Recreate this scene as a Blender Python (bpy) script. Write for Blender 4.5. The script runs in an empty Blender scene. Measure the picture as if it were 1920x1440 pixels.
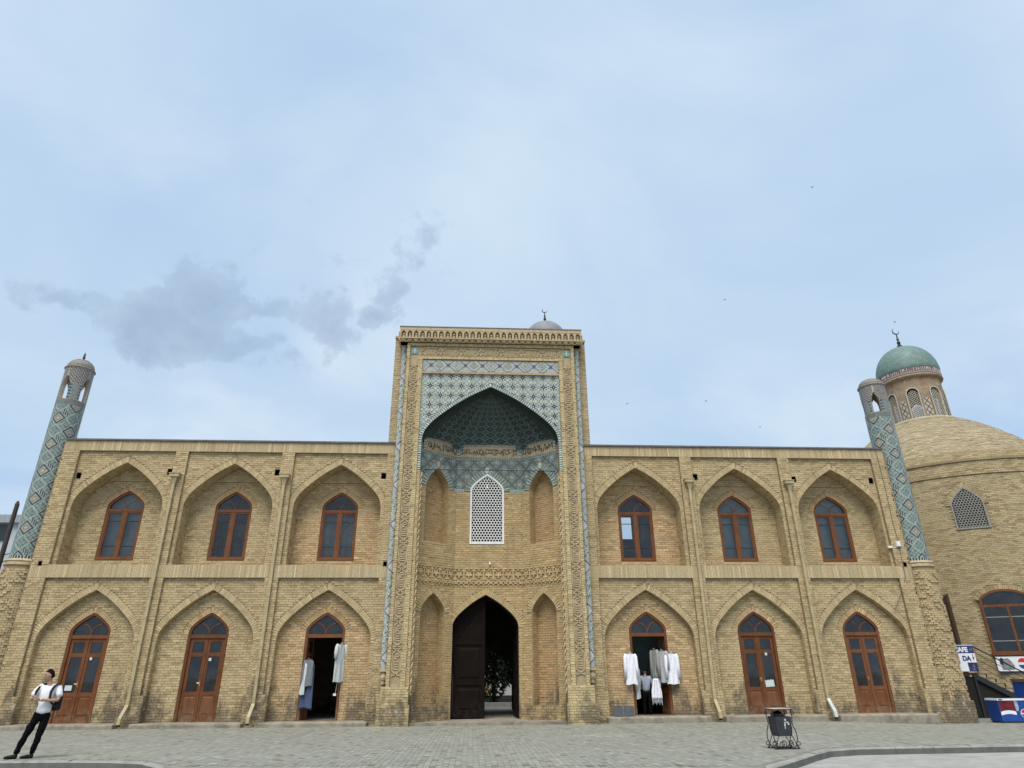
import bpy, bmesh, math, random
import numpy as np
from mathutils import Vector, Matrix
from mathutils.geometry import tessellate_polygon
random.seed(7); RNG = np.random.default_rng(7)
S = bpy.context.scene
R = math.radians
# ------------------------------------------------------------------ camera
CAMX, CAMD, CAMH = -0.43, 27.73, 1.56
FPX, PITCH, YAW, ROLL = 1226.35, R(24.04), R(3.46), R(-0.43)
ff = np.array([math.sin(YAW)*math.cos(PITCH), math.cos(YAW)*math.cos(PITCH), math.sin(PITCH)])
r0 = np.array([math.cos(YAW), -math.sin(YAW), 0.0]); u0 = np.cross(r0, ff)
rr = math.cos(ROLL)*r0 + math.sin(ROLL)*u0; uu = -math.sin(ROLL)*r0 + math.cos(ROLL)*u0
CPOS = np.array([CAMX, -CAMD, CAMH])
cd = bpy.data.cameras.new('camera'); cam = bpy.data.objects.new('camera', cd); S.collection.objects.link(cam)
cd.sensor_width = 36; cd.lens = FPX/1920*36; cd.clip_end = 3000; cd.clip_start = 0.1
cam.matrix_world = Matrix(((rr[0], uu[0], -ff[0], CPOS[0]), (rr[1], uu[1], -ff[1], CPOS[1]), (rr[2], uu[2], -ff[2], CPOS[2]), (0, 0, 0, 1)))
S.camera = cam
# ------------------------------------------------------------------ world, sun, exposure
SUN_EL, SUN_AZ = R(60), R(196)          # azimuth clockwise from +Y: behind the camera
S.view_settings.view_transform = 'Standard'; S.view_settings.look = 'None'
S.view_settings.exposure = 1.4; S.view_settings.gamma = 1; S.view_settings.use_curve_mapping = False
W = bpy.data.worlds.new('World'); S.world = W; W.use_nodes = True
nt = W.node_tree; nt.nodes.clear()
class NB:
    def __init__(s, t): s.t = t
    def n(s, typ, **kw):
        nd = s.t.nodes.new(typ)
        for k, v in kw.items(): setattr(nd, k, v)
        return nd
    def put(s, sock, v):
        if isinstance(v, bpy.types.NodeSocket): s.t.links.new(v, sock)
        elif v is not None: sock.default_value = v
    def m(s, op, a, b=None, c=None, clamp=False):
        nd = s.n('ShaderNodeMath', operation=op); nd.use_clamp = clamp
        for i, v in enumerate((a, b, c)): s.put(nd.inputs[i], v) if v is not None else None
        return nd.outputs[0]
    def vm(s, op, a, b=None):
        nd = s.n('ShaderNodeVectorMath', operation=op); s.put(nd.inputs[0], a)
        if b is not None: s.put(nd.inputs[1], b)
        return nd.outputs[0]
    def mix(s, f, a, b, mode='MIX'):
        nd = s.n('ShaderNodeMix', data_type='RGBA', blend_type=mode)
        s.put(nd.inputs[0], f); s.put(nd.inputs[6], a); s.put(nd.inputs[7], b); return nd.outputs[2]
    def noise(s, vec, scale, detail=4, rough=.55, dist=0):
        nd = s.n('ShaderNodeTexNoise'); s.put(nd.inputs['Vector'], vec)
        nd.inputs['Scale'].default_value = scale; nd.inputs['Detail'].default_value = detail
        nd.inputs['Roughness'].default_value = rough; nd.inputs['Distortion'].default_value = dist
        return nd.outputs[0]
    def ss(s, x, a, b, lo=0., hi=1.):
        nd = s.n('ShaderNodeMapRange', interpolation_type='SMOOTHSTEP'); s.put(nd.inputs[0], x)
        for i, v in enumerate((a, b, lo, hi)): nd.inputs[i+1].default_value = v
        return nd.outputs[0]
b = NB(nt)
def c4(c): return (c[0], c[1], c[2], 1)
sky = b.n('ShaderNodeTexSky', sky_type='NISHITA', sun_disc=False)
sky.sun_elevation = SUN_EL; sky.sun_rotation = SUN_AZ; sky.air_density = 1.0; sky.dust_density = 2.0; sky.ozone_density = 1.5
dirv = b.n('ShaderNodeTexCoord').outputs['Generated']
sp = b.n('ShaderNodeSeparateXYZ'); nt.links.new(dirv, sp.inputs[0])
dx, dy, dz = sp.outputs
zz = b.m('ADD', b.m('MAXIMUM', dz, 0.0), 0.22)
pl = b.n('ShaderNodeCombineXYZ'); nt.links.new(b.m('DIVIDE', dx, zz), pl.inputs[0]); nt.links.new(b.m('DIVIDE', dy, zz), pl.inputs[1])
pv = pl.outputs[0]
n1 = b.noise(pv, .8, 5, .5, .4); n2 = b.noise(pv, 1.5, 6, .5, .5); n3 = b.noise(dirv, 7, 8, .58, .35)
veil = b.ss(n1, .26, .58)
BLUE = (2.95, 4.1, 5.75); PALE = (3.5, 4.5, 5.65); WHITE = (4.65, 5.4, 6.1); GREY = (2.2, 3.0, 4.1)
skyc = b.mix(.12, c4(BLUE), sky.outputs[0])
colr = b.mix(veil, skyc, c4(PALE))
colr = b.mix(b.m('MULTIPLY', b.ss(n2, .40, .72), .85), colr, c4(WHITE))
colr = b.mix(b.m('MULTIPLY', b.ss(b.noise(pv, .8, 5, .5, .5), .50, .74), .55), colr, c4((3.0, 3.95, 5.3)))
wz = b.noise(dirv, 9, 5, .6, .2); we = b.noise(b.vm('ADD', dirv, (3.7, 1.9, 5.1)), 9, 5, .6, .2)
az = b.m('ADD', b.m('ARCTAN2', dx, dy), b.m('MULTIPLY', b.m('SUBTRACT', wz, .5), R(9))); el = b.m('ADD', b.m('ARCSINE', dz), b.m('MULTIPLY', b.m('SUBTRACT', we, .5), R(7)))
tot = None
for (a0, e0, ra, re, wgt) in ((-27.0, 25.6, 10.0, 2.7, 1.05), (-25.0, 28.6, 4.6, 3.2, .9), (-14.4, 28.8, 4.4, 3.0, 1.0), (-10.0, 30.0, 3.4, 1.3, .7), (-8.8, 31.6, 1.8, 1.5, .5),
                          (-34.6, 25.4, 2.2, 1.1, .36), (-6.0, 38.2, 4.2, 1.1, .12), (-8.4, 35.2, 2.4, 1.3, .05), (-20.0, 28.4, 3.4, 1.2, .7)):
    qx = b.m('DIVIDE', b.m('SUBTRACT', az, R(a0)), R(ra)); qy = b.m('DIVIDE', b.m('SUBTRACT', el, R(e0)), R(re))
    d2 = b.m('ADD', b.m('MULTIPLY', qx, qx), b.m('MULTIPLY', qy, qy))
    k = b.m('MULTIPLY', b.m('SUBTRACT', 1.0, b.m('SQRT', d2)), wgt)
    tot = k if tot is None else b.m('MAXIMUM', tot, k)
n4 = b.noise(dirv, 10, 9, .66, .25)
n5 = b.noise(dirv, 30, 6, .6, .3)
dens = b.m('ADD', b.m('ADD', tot, b.m('MULTIPLY', b.m('SUBTRACT', n4, .5), 1.75)), b.m('MULTIPLY', b.m('SUBTRACT', n5, .5), .7))
cmask = b.m('MULTIPLY', b.m('MULTIPLY', b.ss(dens, .0, .30), b.ss(dens, -.1, .9, .45, 1.0)), .80)
colr = b.mix(cmask, colr, b.mix(b.ss(b.noise(dirv, 16, 5, .5), .35, .7), c4(GREY), c4((2.75, 3.5, 4.55))))
bg = b.n('ShaderNodeBackground'); nt.links.new(colr, bg.inputs[0]); bg.inputs[1].default_value = .0588
nt.links.new(bg.outputs[0], b.n('ShaderNodeOutputWorld').inputs[0])
sl = bpy.data.lights.new('sun', 'SUN'); sun = bpy.data.objects.new('sun', sl); S.collection.objects.link(sun)
sl.energy = 1.5; sl.angle = R(38); sl.color = (1, .95, .87)
sdir = Vector((math.sin(SUN_AZ)*math.cos(SUN_EL), math.cos(SUN_AZ)*math.cos(SUN_EL), math.sin(SUN_EL)))
sun.rotation_euler = sdir.to_track_quat('Z', 'Y').to_euler(); sun.location = (-10, -40, 40)

# ------------------------------------------------------------------ helpers
COL = S.collection
def tag(o, label=None, cat=None, group=None, kind=None):
    if label: o['label'] = label
    if cat: o['category'] = cat
    if group: o['group'] = group
    if kind: o['kind'] = kind
    return o
def empty(name, loc=(0, 0, 0), label=None, cat=None, group=None, rz=0, parent=None):
    o = bpy.data.objects.new(name, None); COL.objects.link(o); o.location = loc; o.rotation_euler = (0, 0, rz)
    if parent: o.parent = parent
    return tag(o, label, cat, group)
def finish(name, me, mats, parent=None, smooth=False):
    for m_ in (mats if isinstance(mats, (list, tuple)) else [mats]): me.materials.append(m_)
    if smooth: me.polygons.foreach_set('use_smooth', [True]*len(me.polygons))
    me.update()
    o = bpy.data.objects.new(name, me); COL.objects.link(o)
    if parent: o.parent = parent
    return o
class MB:
    def __init__(s): s.v = []; s.f = []; s.mi = []; s.c = []
    def add(s, vs, fs, mi=0, col=(1, 1, 1)):
        k = len(s.v); s.v.extend([tuple(p) for p in vs])
        for f in fs: s.f.append(tuple(i+k for i in f)); s.mi.append(mi); s.c.append(col)
        return s
    def box(s, x0, x1, y0, y1, z0, z1, mi=0, col=(1, 1, 1), M=None):
        vs = [(x0, y0, z0), (x1, y0, z0), (x1, y1, z0), (x0, y1, z0), (x0, y0, z1), (x1, y0, z1), (x1, y1, z1), (x0, y1, z1)]
        if M is not None: vs = [M @ Vector(p) for p in vs]
        return s.add(vs, [(0, 3, 2, 1), (4, 5, 6, 7), (0, 1, 5, 4), (1, 2, 6, 5), (2, 3, 7, 6), (3, 0, 4, 7)], mi, col)
    def bar(s, p, q, w, d, up=(0, -1, 0), mi=0, col=(1, 1, 1)):
        p = Vector(p); q = Vector(q); t = (q-p).normalized(); n = Vector(up); n = (n-n.dot(t)*t).normalized(); sd = t.cross(n)
        vs = []
        for a in (p, q):
            for su, sn in ((-1, -1), (1, -1), (1, 1), (-1, 1)): vs.append(a+sd*su*w/2+n*sn*d/2)
        return s.add(vs, [(0, 3, 2, 1), (4, 5, 6, 7), (0, 1, 5, 4), (1, 2, 6, 5), (2, 3, 7, 6), (3, 0, 4, 7)], mi, col)
    def tube(s, path, r, n=8, mi=0, cap=True, col=(1, 1, 1)):
        P = [Vector(p) for p in path]; rs = r if isinstance(r, (list, tuple)) else [r]*len(P); k = len(s.v); ref = None
        for i, p in enumerate(P):
            t = (P[min(i+1, len(P)-1)]-P[max(i-1, 0)]).normalized()
            if ref is None: ref = t.orthogonal().normalized()
            ref = (ref-ref.dot(t)*t).normalized(); bt = t.cross(ref)
            for j in range(n):
                a = 2*math.pi*j/n; s.v.append(tuple(p+(ref*math.cos(a)+bt*math.sin(a))*rs[i]))
        for i in range(len(P)-1):
            for j in range(n): s.f.append((k+i*n+j, k+i*n+(j+1) % n, k+(i+1)*n+(j+1) % n, k+(i+1)*n+j)); s.mi.append(mi); s.c.append(col)
        if cap:
            s.f.append(tuple(k+j for j in reversed(range(n)))); s.mi.append(mi); s.c.append(col)
            s.f.append(tuple(k+(len(P)-1)*n+j for j in range(n))); s.mi.append(mi); s.c.append(col)
        return s
    def lathe(s, prof, c=(0, 0, 0), n=24, mi=0, col=(1, 1, 1), a0=0, a1=2*math.pi, cols=None):
        k = len(s.v); full = abs(a1-a0-2*math.pi) < 1e-6; m_ = n if full else n+1
        for (r_, z) in prof:
            for j in range(m_):
                a = a0+(a1-a0)*j/n; s.v.append((c[0]+r_*math.cos(a), c[1]+r_*math.sin(a), c[2]+z))
        for i in range(len(prof)-1):
            for j in range(n):
                j2 = (j+1) % m_
                s.f.append((k+i*m_+j, k+i*m_+j2, k+(i+1)*m_+j2, k+(i+1)*m_+j)); s.mi.append(mi); s.c.append(cols[i] if cols else col)
        return s
    def strip(s, A, B, mi=0, col=(1, 1, 1), closed=False):
        k = len(s.v); n = len(A); s.v.extend([tuple(p) for p in A]); s.v.extend([tuple(p) for p in B])
        for i in range(n if closed else n-1):
            j = (i+1) % n; s.f.append((k+i, k+j, k+n+j, k+n+i)); s.mi.append(mi); s.c.append(col)
        return s
    def poly(s, outer, holes, fn, mi=0, flip=False, col=(1, 1, 1)):
        """tessellated flat polygon with holes, 2D points mapped by fn"""
        loops = [outer]+list(holes); pts = [p for l in loops for p in l]
        tris = tessellate_polygon([[Vector((p[0], p[1], 0)) for p in l] for l in loops])
        vs = [fn(*p) for p in pts]; fs = []
        for t in tris:
            a, b_, c = [pts[i] for i in t]
            ar = (b_[0]-a[0])*(c[1]-a[1])-(b_[1]-a[1])*(c[0]-a[0])
            if abs(ar) < 1e-9: continue
            t = tuple(t) if ar > 0 else (t[0], t[2], t[1])
            fs.append(tuple(reversed(t)) if flip else t)
        return s.add(vs, fs, mi, col)
    def slab(s, outer, holes, fn, d, mi=0, col=(1, 1, 1)):
        """extruded polygon: fn(u,v,w), w = 0 front .. d back; fn must map u x v to the outward normal"""
        s.poly(outer, holes, lambda u, v: fn(u, v, 0), mi, False, col); s.poly(outer, holes, lambda u, v: fn(u, v, d), mi, True, col)
        for l in [outer]+list(holes):
            s.strip([fn(u, v, 0) for u, v in l], [fn(u, v, d) for u, v in l], mi, col, True)
        return s
    def build(s, name, mats, parent=None, smooth=False, colattr=False):
        me = bpy.data.meshes.new(name); me.from_pydata(s.v, [], s.f)
        me.polygons.foreach_set('material_index', s.mi)
        if colattr:
            a = me.attributes.new('col', 'FLOAT_COLOR', 'FACE'); arr = np.ones((len(s.f), 4), np.float32); arr[:, :3] = np.array(s.c, np.float32); a.data.foreach_set('color', arr.ravel())
        return finish(name, me, mats, parent, smooth)
XZ = lambda Y: (lambda u, v, w=0: (u, Y+w, v))          # facade plane: u = X, v = Z, outward = -Y

# ------------------------------------------------------------------ materials
def newmat(name):
    m_ = bpy.data.materials.new(name); m_.use_nodes = True; t = m_.node_tree; t.nodes.clear(); q = NB(t)
    o = q.n('ShaderNodeOutputMaterial'); p = q.n('ShaderNodeBsdfPrincipled'); t.links.new(p.outputs[0], o.inputs[0])
    return m_, q, p
def simple(name, col, rough=.7, var=.18, scale=6, bump=.0, bscale=40, metal=0, spec=.4, attr=False, stain=None, obj=False):
    m_, q, p = newmat(name)
    pos = q.n('ShaderNodeTexCoord').outputs['Object'] if obj else q.n('ShaderNodeNewGeometry').outputs['Position']
    base = q.n('ShaderNodeAttribute', attribute_name='col').outputs['Color'] if attr else c4(col)
    if var:
        f = q.ss(q.noise(pos, scale, 6, .6), .25, .75, 1-var, 1+var)
        v = q.n('ShaderNodeCombineXYZ')
        for i in range(3): q.t.links.new(f, v.inputs[i])
        base = q.mix(1, base, v.outputs[0], 'MULTIPLY')
    if stain:
        for (scol, ssc, lo, hi, amt, seed) in stain:
            mp = q.vm('ADD', pos, (seed*13.1, seed*7.7, seed*3.3))
            base = q.mix(q.m('MULTIPLY', q.ss(q.noise(mp, ssc, 7, .62, .3), lo, hi), amt), base, c4(scol))
    q.put(p.inputs['Base Color'], base); p.inputs['Roughness'].default_value = rough; p.inputs['Metallic'].default_value = metal
    p.inputs['Specular IOR Level'].default_value = spec
    if bump:
        bn = q.n('ShaderNodeBump'); bn.inputs['Strength'].default_value = bump; bn.inputs['Distance'].default_value = .01
        q.t.links.new(q.noise(pos, bscale, 5, .6), bn.inputs['Height']); q.t.links.new(bn.outputs[0], p.inputs['Normal'])
    return m_
def brick_mat(name, attr=True, col=(.4, .33, .2)):
    """fired brick; damp grime in irregular tongues near the foot of the walls, streaks elsewhere"""
    m_, q, p = newmat(name)
    pos = q.n('ShaderNodeNewGeometry').outputs['Position']; s3 = q.n('ShaderNodeSeparateXYZ'); q.t.links.new(pos, s3.inputs[0])
    base = q.n('ShaderNodeAttribute', attribute_name='col').outputs['Color'] if attr else c4(col)
    f = q.ss(q.noise(pos, 14, 6, .65), .2, .8, .82, 1.16); v = q.n('ShaderNodeCombineXYZ')
    for i in range(3): q.t.links.new(f, v.inputs[i])
    base = q.mix(1, base, v.outputs[0], 'MULTIPLY')
    base = q.mix(q.m('MULTIPLY', q.ss(q.noise(pos, .55, 5, .6), .42, .72), .34), base, c4((.32, .245, .135)))
    base = q.mix(q.m('MULTIPLY', q.ss(q.noise(q.vm('ADD', pos, (9, 3, 5)), .9, 5, .6), .52, .75), .3), base, c4((.53, .43, .25)))
    # rain streaks: noise stretched along Z
    st = q.vm('MULTIPLY', pos, (3.2, 3.2, .22)); base = q.mix(q.m('MULTIPLY', q.ss(q.noise(st, 1, 6, .6), .58, .80), .36), base, c4((.20, .155, .10)))
    # damp tongues: height limit itself is noise driven
    top = q.m('MULTIPLY', q.ss(q.noise(q.vm('MULTIPLY', pos, (1.1, 1.1, .15)), 1, 6, .65), .3, .75), 2.1)
    damp = q.m('MULTIPLY', q.ss(q.m('SUBTRACT', top, s3.outputs[2]), -.1, .55), q.ss(q.noise(pos, 2.2, 6, .7), .33, .58))
    base = q.mix(q.m('MULTIPLY', damp, .8), base, c4((.105, .088, .065)))
    base = q.mix(q.m('MULTIPLY', q.m('MULTIPLY', q.ss(s3.outputs[2], 1.6, .1), q.ss(q.noise(q.vm('ADD', pos, (4, 4, 4)), 3.3, 5, .6), .62, .7)), .55), base, c4((.55, .5, .4)))
    q.put(p.inputs['Base Color'], base); p.inputs['Roughness'].default_value = .88; p.inputs['Specular IOR Level'].default_value = .25
    bn = q.n('ShaderNodeBump'); bn.inputs['Strength'].default_value = .35; bn.inputs['Distance'].default_value = .008
    q.t.links.new(q.noise(pos, 55, 5, .6), bn.inputs['Height']); q.t.links.new(bn.outputs[0], p.inputs['Normal'])
    return m_
def wood_mat(name, c1, c2, rough=.6, spec=.22):
    m_, q, p = newmat(name); pos = q.n('ShaderNodeNewGeometry').outputs['Position']
    g = q.noise(q.vm('MULTIPLY', pos, (22, 22, 1.6)), 1, 6, .6, .6)
    base = q.mix(q.ss(g, .3, .7), c4(c1), c4(c2))
    base = q.mix(q.m('MULTIPLY', q.ss(q.noise(pos, 2.2, 5, .6), .45, .75), .5), base, c4((c1[0]*.45, c1[1]*.45, c1[2]*.5)))
    s3 = q.n('ShaderNodeSeparateXYZ'); q.t.links.new(pos, s3.inputs[0])
    base = q.mix(q.m('MULTIPLY', q.m('MULTIPLY', q.ss(s3.outputs[2], .8, .1), q.ss(q.noise(pos, 5, 5, .6), .4, .65)), .5 if c1[0] > .05 else .06), base, c4((.22, .17, .12)))
    q.put(p.inputs['Base Color'], base); p.inputs['Roughness'].default_value = rough; p.inputs['Specular IOR Level'].default_value = spec
    bn = q.n('ShaderNodeBump'); bn.inputs['Strength'].default_value = .2; bn.inputs['Distance'].default_value = .004
    q.t.links.new(g, bn.inputs['Height']); q.t.links.new(bn.outputs[0], p.inputs['Normal'])
    return m_
def glass_mat(name, tint=(.75, .8, .8), rough=.03):
    m_, q, p = newmat(name); t = q.t; t.nodes.remove(p)
    out = [n_ for n_ in t.nodes if n_.type == 'OUTPUT_MATERIAL'][0]
    tr = q.n('ShaderNodeBsdfTransparent'); tr.inputs[0].default_value = c4(tint)
    gl = q.n('ShaderNodeBsdfGlossy'); gl.inputs['Roughness'].default_value = rough; gl.inputs[0].default_value = (.9, .95, 1, 1)
    fr = q.n('ShaderNodeFresnel'); fr.inputs[0].default_value = 1.5
    pos = q.n('ShaderNodeNewGeometry').outputs['Position']
    bn = q.n('ShaderNodeBump'); bn.inputs['Strength'].default_value = .06; bn.inputs['Distance'].default_value = .02
    t.links.new(q.noise(pos, 1.6, 3), bn.inputs['Height']); t.links.new(bn.outputs[0], gl.inputs['Normal'])
    df = q.n('ShaderNodeBsdfDiffuse'); df.inputs[0].default_value = (.25, .26, .25, 1)
    mx = q.n('ShaderNodeMixShader'); t.links.new(q.m('ADD', q.m('MULTIPLY', fr.outputs[0], 1.0), .012, clamp=True), mx.inputs[0])
    t.links.new(tr.outputs[0], mx.inputs[1]); t.links.new(gl.outputs[0], mx.inputs[2])
    m2 = q.n('ShaderNodeMixShader'); t.links.new(q.ss(q.noise(pos, 2.5, 6, .6), .3, .8, .02, .10), m2.inputs[0])
    t.links.new(mx.outputs[0], m2.inputs[1]); t.links.new(df.outputs[0], m2.inputs[2])
    t.links.new(m2.outputs[0], out.inputs[0]); return m_
M = dict(
    brick=brick_mat('fired brick'), mortar=brick_mat('lime mortar', False, (.275, .208, .12)),
    tile=simple('glazed tile', (1, 1, 1), .32, .15, 9, attr=True, spec=.35, stain=[((.20, .20, .16), 1.3, .55, .8, .25, 1)]),
    wood=wood_mat('door wood', (.135, .046, .016), (.185, .068, .024)), winwood=wood_mat('window wood', (.135, .050, .020), (.18, .070, .028)),
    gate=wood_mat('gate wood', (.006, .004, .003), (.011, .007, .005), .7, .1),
    glass=glass_mat('window glass'), plaster=simple('interior plaster', (.30, .29, .27), .9, .1, 2),
    white=simple('white painted plaster', (.72, .71, .68), .7, .08, 5, stain=[((.4, .38, .33), 2, .55, .8, .3, 2)]),
    pipe=simple('painted downpipe', (.39, .315, .175), .55, .15, 4, stain=[((.25, .2, .13), 1.2, .5, .7, .6, 3), ((.6, .58, .52), 3, .64, .7, .7, 4)]),
    flash=simple('roof flashing', (.13, .12, .12), .5, .2, 3, metal=.3), dark=simple('dark iron', (.018, .018, .02), .5, .2, 10),
    concrete=simple('worn concrete', (.27, .24, .185), .9, .25, 3, bump=.5, bscale=18, stain=[((.12, .105, .08), 1.8, .42, .68, .7, 5), ((.36, .34, .28), 3.1, .55, .7, .5, 12)]),
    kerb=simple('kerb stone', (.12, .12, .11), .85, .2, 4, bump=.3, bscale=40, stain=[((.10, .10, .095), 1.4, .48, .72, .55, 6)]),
    paver=simple('paving brick', (1, 1, 1), .85, .16, 5, attr=True, bump=.25, bscale=60, stain=[((.16, .16, .135), .35, .50, .78, .4, 7), ((.42, .42, .36), .5, .55, .75, .35, 8), ((.16, .16, .13), 2.2, .60, .78, .3, 9)]),
    bed=simple('paving bed', (.19, .19, .16), .95, .25, 6), road=simple('road surface', (.30, .295, .275), .92, .16, 3, bump=.3, bscale=60, stain=[((.2, .2, .19), .6, .5, .75, .4, 10)]),
    kerbtop=simple('pale kerb top', (.27, .27, .24), .9, .2, 4, bump=.3, bscale=40, stain=[((.16, .16, .14), 1.4, .48, .72, .5, 6)]),
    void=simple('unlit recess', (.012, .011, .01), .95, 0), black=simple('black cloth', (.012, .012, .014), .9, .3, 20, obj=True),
    stone=simple('carved terracotta', (.435, .343, .205), .85, .22, 6, bump=.3, bscale=50, stain=[((.27, .21, .13), 1.6, .5, .75, .45, 11)]),
    roof=simple('flat roof', (.22, .20, .17), .9, .2, 2),
)
# ------------------------------------------------------------------ brick laying
def project(P):
    d = np.asarray(P)-CPOS; z = d @ ff
    return np.stack([960+FPX*(d @ rr)/z, 720-FPX*(d @ uu)/z], -1)
def palette(base, n=20, dv=.16, seed=1, light=.12, dark=.1):
    g = np.random.default_rng(seed); out = []; base = np.array(base)*.875
    for i in range(n):
        k = 1+g.normal(0, dv); c = np.array(base)*k; t = g.random()
        if t < light: c = c*1.16+np.array([.02, .016, .012])
        elif t > 1-dark: c = c*.78*np.array([1.02, .96, .9])
        c *= 1+g.normal(0, .012, 3); out.append(np.clip(c, .01, .85))
    return np.array(out)
PAL = dict(voussoir=palette((.52, .40, .23), 24, .07, 15, .08, .04), band=palette((.50, .395, .235), 24, .06, 16, .1, .03), shoulder=palette((.36, .295, .19), 24, .09, 19), wing=palette((.525, .402, .226), 30, .085, 1), warm=palette((.54, .38, .205), 30, .085, 2), dull=palette((.485, .38, .23), 24, .07, 3, .08, .05), portal=palette((.54, .405, .215), 24, .075, 4, .08, .05),
           edge=palette((.58, .46, .25), 24, .09, 5), round=palette((.475, .378, .222), 24, .08, 6, .08, .06), paver=palette((.258, .258, .218), 24, .075, 8, .08, .04), redbrick=palette((.48, .32, .16), 24, .09, 9), iwan=palette((.52, .372, .188), 24, .10, 10))
class Bricks:
    def __init__(s): s.P = []; s.A = []; s.B = []; s.N = []; s.C = []; s.cand = []
    def one(s, p0, a, b_, n, col): s.P.append(p0); s.A.append(a); s.B.append(b_); s.N.append(n); s.C.append(col)
    def lay(s, fr, v0, v1, ivf, pal, ch=.092, bl=.262, jt=.013, proud=.014, cand=False, rel=None, minlen=.035, stag=True):
        """courses of bricks on the plane fr = (O, U, V, N); ivf(va, vb) gives the free spans of a course"""
        O, U, V, N = [np.array(q, float) for q in fr]; pc = PAL[pal]; k = 0; n = int(round((v1-v0)/ch)); chh = (v1-v0)/max(n, 1)
        for k in range(n):
            va = v0+k*chh; vb = va+chh-jt; ph = (k % 2)*.5*bl+.03*math.sin(k*2.3) if stag else 0
            for (ua, ub) in ivf(va, vb):
                i = math.floor((ua-ph)/bl)
                while ph+i*bl < ub-1e-6:
                    a = max(ua, ph+i*bl); e = min(ub, ph+(i+1)*bl)-jt; i += 1
                    if e-a < minlen: continue
                    ci = int(RNG.integers(len(pc))); pr = proud*(1+.35*RNG.standard_normal()) if rel is None else proud+rel(k, i)
                    s.P.append(O+U*a+V*va); s.A.append(U*(e-a)); s.B.append(V*(vb-va)); s.N.append(N*max(pr, .004)); s.C.append(pc[ci])
                    if cand and abs(e-a-(bl-jt)) < 1e-6: s.cand.append((len(s.P)-1, pal, ci))
    def extend(s, P, A, B, N, C): s.P += list(P); s.A += list(A); s.B += list(B); s.N += list(N); s.C += list(C)
    def build(s, name, mat, parent, single=0, piece='brick', piece_parent=None, piece_label=None, flat=False):
        P, A, B, N, C = [np.array(q, float) for q in (s.P, s.A, s.B, s.N, s.C)]
        keep = np.ones(len(P), bool)
        if single and s.cand:
            idx = np.array([c[0] for c in s.cand]); q = [project(P[idx]+N[idx]+x) for x in (0*A[idx], A[idx], A[idx]+B[idx], B[idx])]
            ar = 0.5*np.abs((q[2][:, 0]-q[0][:, 0])*(q[3][:, 1]-q[1][:, 1])-(q[3][:, 0]-q[1][:, 0])*(q[2][:, 1]-q[0][:, 1]))
            inside = np.all([(k_[:, 0] > 2) & (k_[:, 0] < 1918) & (k_[:, 1] > 2) & (k_[:, 1] < 1438) for k_ in q], 0)
            ar = np.where(inside, ar, 0); best = np.argsort(-ar)[:single]; meshes = {}
            for t in best:
                i, pal, ci = s.cand[t]; key = (pal, ci, tuple(np.round(A[i], 3)), tuple(np.round(B[i], 3)))
                if key not in meshes:
                    n_ = N[i]/np.linalg.norm(N[i])*.016; me = bpy.data.meshes.new(piece); p0 = np.zeros(3)
                    vs = [p0, A[i], A[i]+B[i], B[i]]; vs = vs+[x+n_ for x in vs]
                    me.from_pydata([tuple(x) for x in vs], [], [(4, 5, 6, 7), (0, 1, 5, 4), (1, 2, 6, 5), (2, 3, 7, 6), (3, 0, 4, 7), (3, 2, 1, 0)])
                    at = me.attributes.new('col', 'FLOAT_COLOR', 'FACE'); at.data.foreach_set('color', np.tile(np.append(PAL[pal][ci], 1), 6).astype(np.float32)); me.materials.append(mat); meshes[key] = me
                o = bpy.data.objects.new(piece, meshes[key]); COL.objects.link(o); o.location = P[i]; o.parent = piece_parent or parent; keep[i] = False
        P, A, B, N, C = P[keep], A[keep], B[keep], N[keep], C[keep]; n = len(P)
        v = np.stack([P, P+A, P+A+B, P+B, P+N, P+A+N, P+A+B+N, P+B+N], 1).reshape(-1, 3)
        if flat: f = np.array([[4, 5, 6, 7]])
        else: f = np.array([[4, 5, 6, 7], [0, 1, 5, 4], [1, 2, 6, 5], [2, 3, 7, 6], [3, 0, 4, 7]])
        F = (f[None]+8*np.arange(n)[:, None, None]).reshape(-1, 4)
        if flat:
            v = np.stack([P+N, P+A+N, P+A+B+N, P+B+N], 1).reshape(-1, 3); F = np.arange(4*n).reshape(-1, 4)
        me = bpy.data.meshes.new(name); nf = len(F)
        me.vertices.add(len(v)); me.vertices.foreach_set('co', v.astype(np.float32).ravel())
        me.loops.add(nf*4); me.loops.foreach_set('vertex_index', F.astype(np.int32).ravel())
        me.polygons.add(nf); me.polygons.foreach_set('loop_start', np.arange(0, nf*4, 4, dtype=np.int32))
        me.update(calc_edges=True); me.polygons.foreach_set('use_smooth', np.zeros(nf, bool))
        at = me.attributes.new('col', 'FLOAT_COLOR', 'FACE'); cc = np.ones((n, 4), np.float32); cc[:, :3] = C
        at.data.foreach_set('color', np.repeat(cc, nf//n, 0).ravel())
        o = finish(name, me, mat, parent); o['kind'] = 'stuff'; return o
def cut(spans, a, b_):
    out = []
    for (p, q) in spans:
        if b_ <= p or a >= q: out.append((p, q)); continue
        if a > p: out.append((p, a))
        if b_ < q: out.append((b_, q))
    return out
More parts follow.
